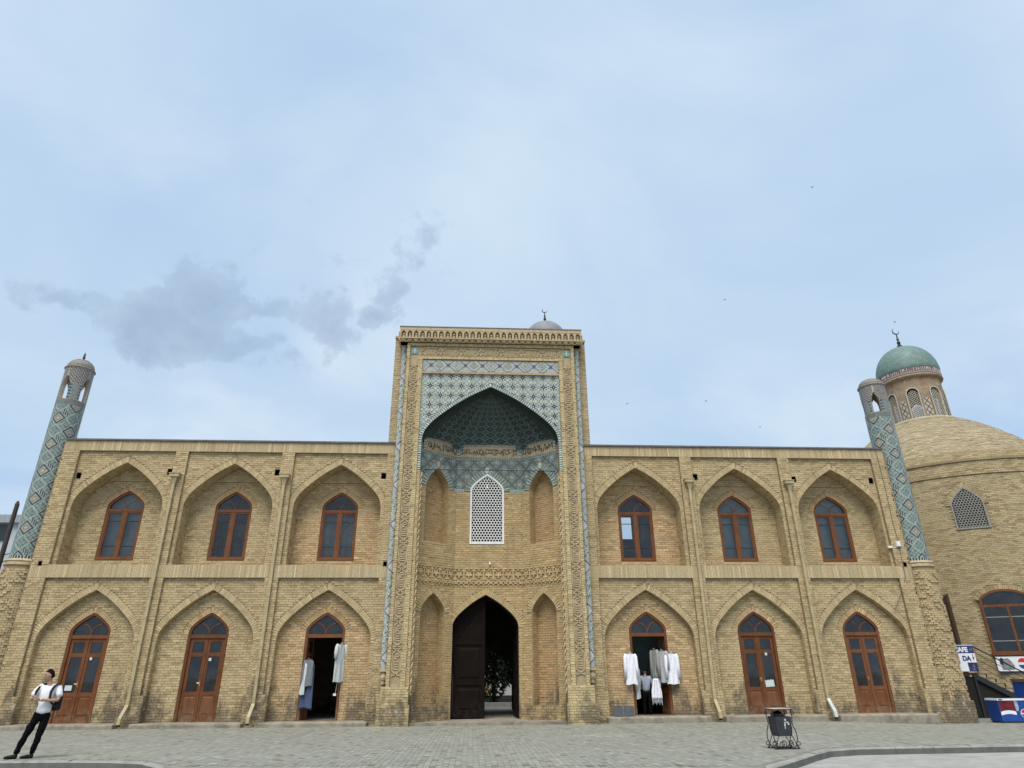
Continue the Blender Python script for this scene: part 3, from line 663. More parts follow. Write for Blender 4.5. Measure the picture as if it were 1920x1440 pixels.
cbk.box(PX-3.72, PX+3.72, YP+.075, -.2, 15.02, 15.55); pw.box(PX-3.13, PX+3.13, YP+.05, -.2, 14.26, 14.88)
pw.box(PX-4.5, PX+4.5, 2.2, 3, 10.9, 16.4); pw.box(PX-4.15, PX+4.15, .0, 3, 16.2, 16.38); pw.box(PX-3.8, PX+3.8, -.2, 2.3, 14.3, 16.4)
loop = IW.loop(0, 9.62)
pw.poly(rect(PX-3.13, PX+3.13, 9.62, 14.16), [[(x, z) for x, z in loop[::-1]]] if False else [], XZ(-.02)) if False else None
# spandrel backing with the arch cut out
sp_out = [(PX-3.13, 9.62)]+IW.path(0, 9.62)+[(PX+3.13, 9.62), (PX+3.13, 14.16), (PX-3.13, 14.16)]
pw.poly(sp_out, [], XZ(YP+.075))
portal = pw.build('portal_wall', M['mortar'], madrasa); portal['label'] = 'tall projecting entrance portal frame'
cbk.build('carved_band_ground', simple('carved band ground', (.37, .29, .175), .9, .2, 5), portal)
# spandrel mosaic
def spandrel_col(i, j):
    x, y = (i % 10)-5, (j % 10)-5; d = abs(x)+abs(y); X, Y = (i % 10), (j % 10); ex, ey = min(X, 10-X), min(Y, 10-Y)
    if d in (1, 2) or (d == 3 and x*y == 0): return NAVY
    if d == 0: return WHITEB
    if ex == ey and 0 <= ex <= 3: return TEAL
    if abs(ex-ey) == 1 and ex+ey == 5: return TURQ
    if ey == 0 and abs(x) <= 1: return OCHRE
    if ex == 0 and abs(y) <= 1: return (.10, .12, .16) if abs(y) == 1 else OCHRE
    if (abs(x) == 4 and abs(y) == 1) or (abs(y) == 4 and abs(x) == 1): return (.45, .36, .2)
    return PALEB
sm = Bricks(); T = .0466; N_ = int(6.26/T)
for i in range(N_):
    for j in range(int(4.53/T)):
        u = PX-3.13+i*T; v = 14.15-(j+1)*T; a = abs(u+T/2-PX)
        if a < max(IW.hw_at(v, .14), IW.hw_at(v+T, .14))+.005: continue
        if a > 3.08: c = TURQ if (j//2) % 2 else PALEB
        else: c = spandrel_col(i+4-N_//2+70, j+3)
        sm.one(np.array((u+.003, YP+.07, v+.003)), np.array((T-.006, 0, 0)), np.array((0, 0, T-.006)), np.array((0, -.012-.003*RNG.random(), 0)), jit(c))
fr_i = [0]
ring(sm, IW, wallfn(YP+.07), t=.13, pal=None, zb=9.64, step=.052, proud=.035, colfn=lambda i: jit(TEAL if i % 2 else WHITEB))
sm.build('spandrel_mosaic', M['tile'], portal)
fm = Bricks(); FZ0, FZ1 = 14.27, 14.87; T = .0375; nf = int(6.24/T)
for i in range(nf):
    for j in range(int((FZ1-FZ0)/T)):
        u = PX-3.12+i*T; x = ((i-nf//2+10) % 21)-10; y = j-8; d = abs(x)+abs(y); ww = int((i-nf//2+10)//21)
        if d in (9, 10) and (x+y) % 2 == 0: c = NAVY
        elif d == 10: c = (.30, .27, .34)
        elif d in (5,): c = TURQ if ww % 2 else (.16, .2, .28)
        elif d == 4: c = TEAL if ww % 2 else PALEB
        elif d < 3: c = TAN
        elif abs(x) > 8 and abs(y) < 3: c = (.2, .17, .2)
        elif abs(y) >= 7 and abs(x) < 3 and (i % 2): c = (.09, .09, .2)
        else: c = (.45, .49, .465)
        fm.one(np.array((u+.002, YP+.05, FZ0+j*T)), np.array((T-.005, 0, 0)), np.array((0, 0, T-.005)), np.array((0, -.01, 0)), jit(c))
fm.build('tile_frieze', M['tile'], portal)
# carved cartouche bands
def cartouche(mb, fn, L, Wd, d=.04, tee=True):
    """strapwork hexagon with comb-like angular letters; local a along the band, c across"""
    def br(p, q, w=.04): mb.bar(fn(*p), fn(*q), w, d, up=(0, -1, 0))
    h = Wd/2-.035; l = L/2; k = .14
    for s_ in (-1, 1):
        br((-l+k, s_*h), (l-k, s_*h)); br((s_*(l-k), h), (s_*l, 0)); br((s_*(l-k), -h), (s_*l, 0))
        br((s_*l, 0), (s_*(l+.06), h)); br((s_*l, 0), (s_*(l+.06), -h))
        pass
    if tee:
        h2 = h-.065; a0 = -l+k+.04
        for t in range(4): br((a0+t*.085, -h2), (a0+t*.085, h2*.95), .042)
        br((a0-.01, -h2), (a0+.40, -h2), .036); br((a0+.36, -h2), (a0+.36, h2*.3), .04)
        br((a0+.45, -h2*.2), (a0+.45, h2), .042); br((a0+.45, h2), (a0+.53, h2), .036); br((a0+.53, h2), (a0+.53, -h2*.5), .036)
for sx in (-1, 1):
    cb = MB(); xc = PX+sx*3.52; z = 1.62+.45; per = 1.002
    while z < 14.9:
        cartouche(cb, lambda a, c, z=z: (xc+c, YP+.058, z+a), per-.14, .40); z += per
    cb.box(xc-.2, xc-.185, YP+.045, YP+.075, 1.24, 15.0); cb.box(xc+.185, xc+.2, YP+.045, YP+.075, 1.24, 15.0)
    cb.build('carved_band', M['stone'], portal)
    sq = MB(); q0 = xc-.15
    for (a, b_, c, d, m_) in ((0, .3, 0, .3, 0), (.02, .12, .03, .12, 1), (.18, .28, .03, .12, 1), (.02, .12, .18, .27, 1), (.18, .28, .18, .27, 1), (.13, .17, .02, .28, 2), (.05, .25, .135, .165, 2)):
        sq.box(q0+a, q0+b_, YP+(.04 if m_ == 0 else .03 if m_ == 1 else .025), YP+.08, 15.14+c, 15.14+d, m_)
    sq.build('corner_tile', [simple('teal corner tile', TURQ, .3, .15), simple('dark teal tile', (.09, .27, .26), .3, .15), simple('pale corner tile', WHITEB, .3, .15)], portal)
tb = MB(); n7 = 7; per = 6.5/n7
for k in range(n7): cartouche(tb, lambda a, c, k=k: (PX-3.25+per*(k+.5)+a, YP+.058, 15.28+c), per-.14, .46)
tb.build('carved_band', M['stone'], portal)
# colonnettes at the portal corners: zigzag glazed tiles on a slim shaft, with base block and bulb
for sx in (-1, 1):
    cxn, cyn, rn = PX+sx*4.01, -.20, .135
    sh = MB(); sh.lathe([(rn-.006, 1.82), (rn-.006, 15.72)], (cxn, cyn, 0), 20, 0)
    sh.box(cxn-.16, cxn+.16, cyn-.17, cyn+.15, 1.74, 1.82, 0); sh.lathe([(.0, 1.30), (.085, 1.30), (.085, 1.40), (.12, 1.45), (.14, 1.54), (.12, 1.64), (.09, 1.70), (.09, 1.74)], (cxn, cyn, 0), 16, 0)
    co = sh.build('colonnette', M['stone'], portal)
    cm = Bricks(); nc = 18; T = 2*math.pi*rn/nc; nr = int(13.75/T)
    for j in range(nr):
        for i in range(nc):
            a0 = 2*math.pi*i/nc; a1 = 2*math.pi*(i+.9)/nc; z = 1.84+j*T
            jj = j % 36; tri = abs(jj-8); c = PALEB; ii = i % nc; x = abs((ii-nc*3/4+nc/2) % nc-nc/2)     # x=0 faces -Y
            side = ((ii-nc*3/4+nc/2) % nc-nc/2)*sx
            if jj <= 16 and abs((side+4.5)-(8-tri)) < 1.0: c = NAVY
            elif jj <= 16: c = (.58, .58, .58) if (8-tri) > side+4.5 else (.44, .47, .45)
            elif (i+j) % 3 == 0: c = (.30, .375, .35)
            elif (i*2+j) % 5 == 0: c = (.40, .36, .2)
            elif (i-j) % 7 == 0: c = (.07, .10, .15)
            p0 = np.array((cxn+rn*math.cos(a0), cyn+rn*math.sin(a0), z)); p1 = np.array((cxn+rn*math.cos(a1), cyn+rn*math.sin(a1), z))
            cm.one(p0, p1-p0, np.array((0, 0, T*.92)), np.array((.004*math.cos(a0), .004*math.sin(a0), 0)), jit(c))
    cm.build('colonnette_tiles', M['tile'], co)
pk.build('brickwork', M['brick'], portal)
# cornice: row of little arched niches on corbels
cor = MB(); cor.box(PX-4.22, PX+4.22, -.84, .6, 16.24, 16.40); cor.box(PX-4.24, PX+4.24, -.86, .6, 16.40, 16.44, 1); cor.box(PX-4.2, PX+4.2, -.66, 0, 15.70, 16.24); cor.box(PX-4.22, PX+4.22, -.72, 0, 15.70, 15.76); cor.box(PX-4.2, PX+4.2, -.3, 0, 15.60, 15.70)
for sx in (-1, 1): cor.box(PX+sx*4.42-.1, PX+sx*4.42+.1, -.1, .6, 16.2, 16.3)
cor = cor.build('cornice', [M['stone'], M['flash']], portal)
NC = 29; pit = 8.4/NC
def niche_mesh():
    m_ = MB(); w = pit; ar = Arch(0, .10, .46, w/2-.045, .12); h = .48
    m_.slab(rect(-w/2, w/2, .06, h), [ar.loop()[::-1]], lambda u, v, w_=0: (u, -.17+w_, v), .14)
    for k in range(4): m_.box(-.055, .055, -.11+.02*(k % 2), 0, .13+k*.075, .19+k*.075)
    m_.box(-w/2+.002, w/2-.002, -.13, 0, .04, .07); m_.box(-.09, .09, -.12, 0, -.03, .04); m_.box(-.05, .05, -.09, 0, -.06, -.03)
    return m_
nmesh = niche_mesh()
me = None
for k in range(NC):
    if me is None:
        o = niche_mesh().build('cornice_niche', M['stone'], cor); me = o.data
    else:
        o = bpy.data.objects.new('cornice_niche', me); COL.objects.link(o); o.parent = cor
    o.location = (PX-4.2+pit*(k+.5), -.66, 15.765)
for sx in (-1, 1):       # return niches on the ends of the cornice
    for k in range(2):
        o = bpy.data.objects.new('cornice_niche', me); COL.objects.link(o); o.parent = cor; o.location = (PX+sx*4.2, -.5+k*pit, 15.765); o.rotation_euler = (0, 0, sx*R(90))
        o.scale = (1, .6, 1)

# ------------------------------------------------------------------ iwan interior
PA, PB = (3.0, -.05), (1.47, 1.15)
FL = math.hypot(PA[0]-PB[0], PA[1]-PB[1])
class Facet:
    def __init__(s, p, q):
        s.O = np.array((p[0], p[1], 0.)); d = np.array((q[0]-p[0], q[1]-p[1], 0.)); s.L = np.linalg.norm(d); s.U = d/s.L; s.V = np.array((0, 0, 1.)); s.n = np.cross(s.U, s.V)
    def __call__(s, u, v, w=0): return tuple(s.O+s.U*u+s.V*v-s.n*w)
    def fr(s, w=0): return (s.O-s.n*w, s.U, s.V, s.n)
FLs = [Facet((PX-PA[0], PA[1]), (PX-PB[0], PB[1])), Facet((PX-PB[0], PB[1]), (PX+PB[0], PB[1])), Facet((PX+PB[0], PB[1]), (PX+PA[0], PA[1]))]
ZT, ZI0, ZI1 = 9.10, 10.74, 11.24
GC = .14-PX+PB[0]
gate = Arch(GC, -.1, 4.70, 1.38, 1.3); latt = Arch(.16-PX+PB[0], 6.80, 9.95, .755, .78)
im = MB(); ik = Bricks(); it = Bricks()
for fi, F in enumerate(FLs):
    if fi == 1: ops = [gate, latt]
    else:
        uc = FL/2-.06 if fi == 0 else FL/2+.06
        ops = [Arch(uc, .5, 4.71, .60, .75), Arch(uc, 6.76, 10.05, .62, .95)]
    im.poly(rect(0, F.L, -.15, ZI1+.1), [o.loop()[::-1] for o in ops], lambda u, v: F(u, v))
    def ivf(va, vb, F=F, ops=ops):
        sp_ = [(0.002, F.L-.002)]
        for o in ops:
            if vb <= o.zb or va >= o.za+.3: continue
            h = max(o.hw_at(va), o.hw_at(vb)) if vb < o.za-o.rise else max(o.hw_at(va, .22), o.hw_at(vb, .22))
            if h > 0: sp_ = cut(sp_, o.cx-h, o.cx+h)
        return sp_
    ik.lay(F.fr(), -.1, 5.09, ivf, 'iwan', cand=False); ik.lay(F.fr(), 5.84, ZT, ivf, 'iwan')
    # meander relief band
    def relief(k, i):
        k2 = k % 8; a = i % 6
        if k2 in (0, 7): return .03 if (i+k2//7) % 2 else .0
        if k2 in (1, 6): return .035 if (i % 3) else 0
        if k2 == 2: return .035 if a in (1, 4) else -.006
        if k2 in (3, 4): return .035 if a in (0, 1, 3) else -.006
        if k2 == 5: return .035 if a in (2, 5) else -.006
        return .01
    ik.lay(F.fr(), 5.09, 5.84, ivf, 'iwan', proud=.006)
    def blk(u, z, w, h, pr=.06):
        a, e = max(u-w/2, .004), min(u+w/2, F.L-.004)
        if e-a > .03: ik.one(np.array(F(a, z-h/2)), F.U*(e-a), F.V*h, F.n*pr, PAL['portal'][RNG.integers(24)])
    per_ = F.L/round(F.L/.42); nn_ = int(round(F.L/per_))
    for q in range(nn_+1):
        u = q*per_; blk(u, 5.50, .058, .30); blk(u, 5.67, .19, .06); blk(u, 5.33, .19, .06); um = u+per_/2
        blk(um, 5.50, .27, .062); blk(um, 5.575, .058, .085); blk(um, 5.425, .058, .085); blk(um-.075, 5.59, .05, .1, .05); blk(um+.075, 5.59, .05, .1, .05)
        for m4 in range(2):
            blk(u+m4*per_/2+per_/4, 5.77, .15, .058); blk(u+m4*per_/2, 5.70 if m4 else 5.735, .1, .05, .05)
            blk(u+m4*per_/2, 5.235, .15, .058); blk(u+m4*per_/2+per_/4, 5.165, .15, .058); blk(u+m4*per_/2, 5.10, .07, .06, .045)
    for oi, o in enumerate(ops):
        f2 = lambda u, v, F=F: F(u, v); f2.n = F.n
        if o is latt or (oi == 1): ring(it, o, f2, t=.26, pal=None, zb=ZT+.05, step=.06, proud=.03, colfn=lambda i: jit(TEAL if i % 2 else (.40, .45, .41)))
        else: ring(ik, o, f2, t=.24, pal='portal', zb=o.za-o.rise, proud=.016)
        d = .45
        pth = o.path(); im.strip([F(u, v) for u, v in pth], [F(u, v, d) for u, v in pth])
        if o in (gate, latt): continue
        soffit(ik, o, 0, d, 'iwan', fn=lambda u, y, v, F=F: np.array(F(u, v, y)))
        im.poly(rect(o.cx-o.hw-.05, o.cx+o.hw+.05, o.zb-.05, o.za+.05), [], lambda u, v, F=F: F(u, v, d))
        im.add([F(o.cx-o.hw, o.zb), F(o.cx+o.hw, o.zb), F(o.cx+o.hw, o.zb, d), F(o.cx-o.hw, o.zb, d)], [(0, 1, 2, 3)])
        ik.lay(F.fr(d), o.zb, o.za, lambda va, vb, o=o: [(o.cx-o.hw_at(vb), o.cx+o.hw_at(vb))] if o.hw_at(vb) > .04 else [], 'redbrick')
    # wall mosaic between the brick and the inscription
    T = .0486; ni = int(F.L/T); u00 = (0, FL, FL+2*PB[0])[fi]; off = int(u00/T)
    for i in range(ni):
        for j in range(int((ZI0-ZT)/T)):
            u = i*T; v = ZT+j*T; bad = False
            for o in ops:
                if v+T > o.zb and abs(u+T/2-o.cx) < max(o.hw_at(v, .27), o.hw_at(v+T, .27)): bad = True
            if bad: continue
            a = (i+off+j) % 14; b_ = (i+off-j) % 14
            if a == 0 or b_ == 0: c = (.05, .07, .072)
            elif a in (1, 13) or b_ in (1, 13): c = (.19, .235, .215)
            elif (a-7)**2+(b_-7)**2 < 6: c = (.36, .40, .36)
            elif a % 3 == 0 or b_ % 3 == 0: c = (.165, .205, .188)
            else: c = (.285, .325, .30)
            if j < 3: c = TURQ if i % 2 else (.40, .46, .43)
            if j > (ZI0-ZT)/T-3: c = TEAL if i % 2 else (.40, .46, .43)
            it.one(np.array(F(u+.003, v+.003)), F.U*(T-.006), F.V*(T-.006), F.n*.012, jit(c))
# side reveals
for sx in (-1, 1):
    x = PX+sx*3.0; im.add([(x, YP+.05, -.15), (x, PA[1], -.15), (x, PA[1], 11.0), (x, YP+.05, 11.0)], [(0, 1, 2, 3)])
    ik.lay(((x, 0, 0), (0, 1, 0), (0, 0, 1), (-sx, 0, 0)), -.1, 9.6, lambda p, q: [(YP+.06, PA[1])], 'iwan', proud=.008)
    for j in range(int((11-9.6)/.05)):
        for i in range(10): it.one(np.array((x-sx*.002, YP+.06+i*.05, 9.6+j*.05)), np.array((0, .046, 0)), np.array((0, 0, .046)), np.array((-sx*.006, 0, 0)), jit(TEAL if (i+j) % 2 else DKGRN))
iwan = im.build('iwan_wall', M['mortar'], madrasa); iwan['label'] = 'recessed niche wall of the entrance portal'
ik.build('brickwork', M['brick'], iwan); it.build('wall_mosaic', M['tile'], iwan)
# vault
plan = [(-PA[0], PA[1])]; NV = 126
def planpt(t):
    """t in 0..1 along the plan polyline, corners rounded"""
    pts = [(-3.0, -.05), (-2.35, .55), (-1.47, 1.12), (-.75, 1.2), (.75, 1.2), (1.47, 1.12), (2.35, .55), (3.0, -.05)]
    P = np.array(pts); d = np.r_[0, np.cumsum(np.hypot(*np.diff(P, axis=0).T))]; s_ = t*d[-1]
    return np.array([np.interp(s_, d, P[:, 0]), np.interp(s_, d, P[:, 1])])
PT = np.array([planpt(i/NV) for i in range(NV+1)])
half = [p for p in IW.half if p[1] >= 10.99]; half = [(3.0, 11.0)]+half
H_ = np.array(half); dd = np.r_[0, np.cumsum(np.hypot(*np.diff(H_, axis=0).T))]; NR = 112
tt = np.linspace(0, dd[-1], NR+1); HW = np.interp(tt, dd, H_[:, 0])/3.0; HZ = np.interp(tt, dd, H_[:, 1])
# the vault leans back: crown sits a little below the front arch
def vpt(i, j, off=0): s_ = HW[j]; return np.array((PX+PT[i, 0]*s_, -.05+(PT[i, 1]+.05)*(s_**.8), 11.0+(HZ[j]-11.0)*.985))
vb = MB(); k0 = [[tuple(vpt(i, j)) for i in range(0, NV+1, 2)] for j in range(0, NR+1, 2)]
for a, e in zip(k0[:-1], k0[1:]): vb.strip(a, e)
fa = IW.path(0, 11.0); vb.strip([(u, YP+.06, v) for u, v in fa], [(u, -.05, v-.04 if v > 11.2 else v) for u, v in fa])
vault = vb.build('iwan_vault', simple('dark green vault tile', DKGRN, .3, .2, 8), iwan, True)
vm_ = Bricks()
for j in range(NR-2):
    for i in range(NV):
        p = vpt(i, j); q = vpt(i+1, j); r_ = vpt(i, j+1); x, y = (i+2) % 10-5, j % 10-5; d = abs(x)+abs(y)
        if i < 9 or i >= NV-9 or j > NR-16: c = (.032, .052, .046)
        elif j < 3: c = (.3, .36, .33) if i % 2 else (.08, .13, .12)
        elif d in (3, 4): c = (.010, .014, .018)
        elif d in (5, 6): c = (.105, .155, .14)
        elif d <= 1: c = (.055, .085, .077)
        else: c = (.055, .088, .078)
        a = q-p; bb = r_-p; n = np.cross(a, bb); ln = np.linalg.norm(n)
        if ln < 1e-7: continue
        n = n/ln; ctr = np.array((PX, -1.5, 10.5)); n = n if n @ (ctr-p) > 0 else -n
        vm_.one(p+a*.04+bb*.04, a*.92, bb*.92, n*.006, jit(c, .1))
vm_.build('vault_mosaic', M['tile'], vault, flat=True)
# inscription band: beige plaques with flowing raised script
INSC = simple('inscription plaque', (.36, .29, .18), .7, .2, 5); INK = simple('dark script', (.04, .032, .028), .6, .1)
rnd = random.Random(3)
def script(mb, F, u0, u1, z0, z1):
    u = u1-.06
    def stroke(pts, w): 
        P = chaikin(pts, 2)
        for a, e in zip(P[:-1], P[1:]):
            if abs(a[0]-e[0])+abs(a[1]-e[1]) > 1e-4: mb.bar(F(a[0], a[1], -.03), F(e[0], e[1], -.03), w, .02, up=tuple(F.n))
    h = z1-z0
    while u > u0+.12:
        k = rnd.randrange(5); w = rnd.uniform(.10, .17); zb = z0+h*rnd.uniform(.25, .42)
        if k == 0: stroke([(u, z0+h*.3), (u-.01, z1-h*.12)], .02); w = .06
        elif k == 1: stroke([(u, zb+h*.3), (u-.02, zb), (u-w*.5, zb-h*.16), (u-w, zb), (u-w, zb+h*.25)], .024)
        elif k == 2: stroke([(u, zb+h*.1), (u-w*.4, zb+h*.02), (u-w, zb+h*.06), (u-w*1.1, zb+h*.42)], .02)
        elif k == 3: stroke([(u, zb+h*.34), (u-w*.6, zb+h*.4), (u-w*.7, zb+h*.1), (u-w*.2, zb-h*.1), (u-w*1.1, zb-h*.14)], .022)
        else: stroke([(u, zb), (u-w*.3, zb+h*.28), (u-w*.7, zb+h*.26), (u-w*.5, zb), (u-w, zb)], .022)
        if rnd.random() < .6:
            dz = rnd.choice((.78, .7, .14)); mb.bar(F(u-w*.5-.015, z0+h*dz, -.03), F(u-w*.5+.015, z0+h*dz+.012, -.03), .026, .02, up=tuple(F.n))
        if rnd.random() < .35: stroke([(u-.02, z0+h*.62), (u-w*.6, z0+h*.8), (u-w*1.2, z0+h*.72)], .016)
        u -= w*rnd.uniform(.7, 1.25)
for fi, F in enumerate(FLs):
    a, e = (.18, F.L-.03) if fi == 0 else (.03, F.L-.18) if fi == 2 else (.12, F.L-.12)
    pm_ = MB(); pm_.slab(rect(a, e, ZI0, ZI1), [], lambda u, v, w=0, F=F: F(u, v, -.02+w), .05); po = pm_.build('inscription_band', INSC, iwan)
    sm_ = MB(); script(sm_, F, a, e, ZI0+.02, ZI1-.02); sm_.build('script', INK, po)
    tm = Bricks()
    for z in (ZI0-.07, ZI1+.005):
        for i in range(int((e-a)/.055)): tm.one(np.array(F(a+i*.055, z)), F.U*.048, F.V*.07, F.n*.03, jit(TEAL if i % 2 else TAN))
    for s_ in (a-.1, e):
        for k in range(8): tm.one(np.array(F(s_+.005, ZI0+k*.062)), F.U*.085, F.V*.055, F.n*.025, jit(TEAL if k % 2 else PALEB))
    tm.build('border_tiles', M['tile'], po)
MB().tube([(PX-3.0, .05, 9.82), (PX+3.0, .05, 9.80)], .022, 8).build('tie_rod', M['dark'], iwan)
for sx in (-1, 1):       # twisted corner mouldings
    rp = MB(); x, y = PX+sx*2.965, YP+.14
    for ph in (0, math.pi): rp.tube([(x+.035*math.cos(ph+a), y+.035*math.sin(ph+a), .92+a*.085) for a in np.arange(0, 102, .5)], .036, 6)
    rp.build('twisted_moulding', M['stone'], iwan)
bl = MB(); bl.lathe([(.0, -.10), (.035, -.09), (.05, -.05), (.035, 0), (.02, .02), (.02, .06)], (.30, 1.08, 6.0), 12); bl.tube([(.30, 1.08, 6.05), (.30, 1.16, 6.08)], .012, 6)
bl.build('lamp_bulb', M['white'], iwan)
# lattice window of hexagonal holes
def lattice(mb, ar, fn, o, p=.128, t=.032, d=.03):
    r_out = p/math.sqrt(3); r_in = r_out-t/math.sqrt(3)*1.0; row = 0; v = ar.zb+.05
    inner = lambda vv: float(np.interp(vv, [q[1] for q in ar.off(-o*.75)], [q[0] for q in ar.off(-o*.75)])) if vv < ar.off(-o*.75)[-1][1] else 0
    while v < ar.za:
        for i in range(-20, 21):
            u = ar.cx+(i+.5*(row % 2))*p
            if abs(u-ar.cx) > inner(v)-p*.12: continue
            O_ = [(u+r_out*math.cos(a), v+r_out*math.sin(a)) for a in [R(30+60*k) for k in range(6)]]; I_ = [(u+r_in*math.cos(a), v+r_in*math.sin(a)) for a in [R(30+60*k) for k in range(6)]]
            mb.strip([fn(a, b_, 0) for a, b_ in O_], [fn(a, b_, 0) for a, b_ in I_], closed=True); mb.strip([fn(a, b_, 0) for a, b_ in I_], [fn(a, b_, d) for a, b_ in I_], closed=True)
        v += p*math.sqrt(3)/2; row += 1
F = FLs[1]; lm = MB(); lf = lambda u, v, w=0: F(u, v, -.03+w)
o_, i_ = latt.loop(), latt.loop(-.085, latt.zb+.085); lm.slab(o_, [i_[::-1]], lf, .14); lo_ = lm.build('lattice_window', M['white'], iwan); lo_['label'] = 'white arched lattice window above the gate'
l2 = MB(); lattice(l2, latt, lambda u, v, w=0: F(u, v, .0+w), .085); l2.build('lattice', M['white'], lo_)
MB().box(F(latt.cx, 0)[0]-.035, F(latt.cx, 0)[0]+.035, 1.09, 1.16, 9.28, 9.46).build('latch_plate', M['white'], lo_)
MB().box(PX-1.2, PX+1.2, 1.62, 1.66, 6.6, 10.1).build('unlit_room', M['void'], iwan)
# gate: closed left leaf, open right leaf, dark passage behind
gx = .14
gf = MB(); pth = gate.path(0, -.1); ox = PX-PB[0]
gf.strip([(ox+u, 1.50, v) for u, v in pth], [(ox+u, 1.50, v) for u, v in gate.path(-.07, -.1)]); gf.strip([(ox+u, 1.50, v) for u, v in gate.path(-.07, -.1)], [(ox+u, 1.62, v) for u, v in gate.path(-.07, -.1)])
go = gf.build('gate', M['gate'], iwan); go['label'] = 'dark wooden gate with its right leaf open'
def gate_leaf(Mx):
    m_ = MB(); r_ = [p for p in gate.off(-.075)]; r_[0] = (r_[0][0], .02)
    out = [(0, .02)]+[(-x, z) for x, z in r_]; out = [(0, .02), (0, r_[-1][1])]+[(-x, z) for x, z in r_[::-1][1:]]
    m_.slab(out, [], lambda u, v, w=0: (u, w, v), .06)
    rails = [(-1.29, -.02, .04, .2), (-1.29, -.02, 1.22, 1.34), (-1.29, -.02, 2.75, 2.95)]
    for a in rails: m_.box(a[0], a[1], -.035, 0, a[2], a[3])
    for x in (-1.25, -.08): m_.box(x-.03, x+.05, -.034, 0, .2, 3.3 if x < -1 else 4.35)
    for (x0, x1, z0, z1) in ((-1.1, -.2, .32, 1.1), (-1.1, -.2, 1.46, 2.62)):
        m_.add([(x0, 0, z0), (x1, 0, z0), (x1, 0, z1), (x0, 0, z1), (x0+.08, -.028, z0+.08), (x1-.08, -.028, z0+.08), (x1-.08, -.028, z1-.08), (x0+.08, -.028, z1-.08)], [(4, 5, 6, 7), (0, 1, 5, 4), (1, 2, 6, 5), (2, 3, 7, 6), (3, 0, 4, 7)])
    for k in range(8):
        t0, t1 = k/8, (k+1)/8; q = lambda t: (-1.12+1.0*t, -.02, 3.05+1.15*math.sin(t*1.35))
        m_.bar(q(t0), q(t1), .06, .03)
    return tmesh(m_, Mx).build('gate_leaf', M['gate'], go)
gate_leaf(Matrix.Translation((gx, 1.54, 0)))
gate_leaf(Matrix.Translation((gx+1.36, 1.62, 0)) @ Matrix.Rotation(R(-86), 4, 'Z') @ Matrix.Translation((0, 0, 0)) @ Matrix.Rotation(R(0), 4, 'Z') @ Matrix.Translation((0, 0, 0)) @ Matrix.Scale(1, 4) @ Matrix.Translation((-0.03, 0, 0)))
ps = MB(); x0, x1 = gx-1.75, gx+1.75
ps.add([(x0, 1.6, 0), (x0, 8.8, 0), (x0, 8.8, 5), (x0, 1.6, 5)], [(0, 1, 2, 3)]); ps.add([(x1, 1.6, 0), (x1, 8.8, 0), (x1, 8.8, 5), (x1, 1.6, 5)], [(0, 1, 2, 3)]); ps.add([(x0, 1.6, 5), (x1, 1.6, 5), (x1, 8.8, 5), (x0, 8.8, 5)], [(0, 1, 2, 3)])
ps.poly([(x0, 0)]+Arch(gx, 0, 2.9, 1.5, 1.0).path()+[(x1, 0), (x1, 5), (x0, 5)], [], XZ(8.8)); ps.build('gate_passage', simple('dark passage plaster', (.06, .05, .042), .9, .2, 2), madrasa)  # passage walls and ceiling in one even dark tone
MB().box(gx-1.75, gx+1.75, 1.0, 9.0, -.3, -.005).build('passage_floor', M['concrete'], madrasa)
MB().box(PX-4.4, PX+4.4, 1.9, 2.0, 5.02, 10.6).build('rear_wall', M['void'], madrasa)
MB().box(PX-3.3, PX+3.3, -.5, 1.6, -.35, -.012).build('threshold', M['concrete'], madrasa)
# ------------------------------------------------------------------ corner turrets
IRON = simple('finial metal', (.05, .05, .055), .4, .1, metal=.6)
def shaft_col(i, j, right):
    c = 16; a, b_ = i+j, i-j; p, q = a//c, b_//c; la, lb = a % c, b_ % c; e = min(la, c-1-la, lb, c-1-lb)
    if p % 2 == 0 and q % 2 == 0:
        if e < 2: return (.022, .030, .036)
        if e < 4: return (.34, .36, .33)
        k = (p//2*7+q//2*3) % 4
        return ((.32, .25, .20), (.36, .32, .15), (.40, .40, .36), (.30, .23, .21))[k] if e < 6 else (.42, .40, .30)
    if (p+q) % 2 and (la+(p > 0)) % 16 < 8 and q % 2 == 0 and e > 1: return (.03, .042, .05) if (la+lb) % 4 < 2 else (.36, .38, .36)
    if e < 1: return (.36, .41, .375)
    if la % 5 == 2 or lb % 5 == 2: return (.115, .16, .145)
    return (.255, .325, .295) if p % 2 and q % 2 else (.29, .355, .32)
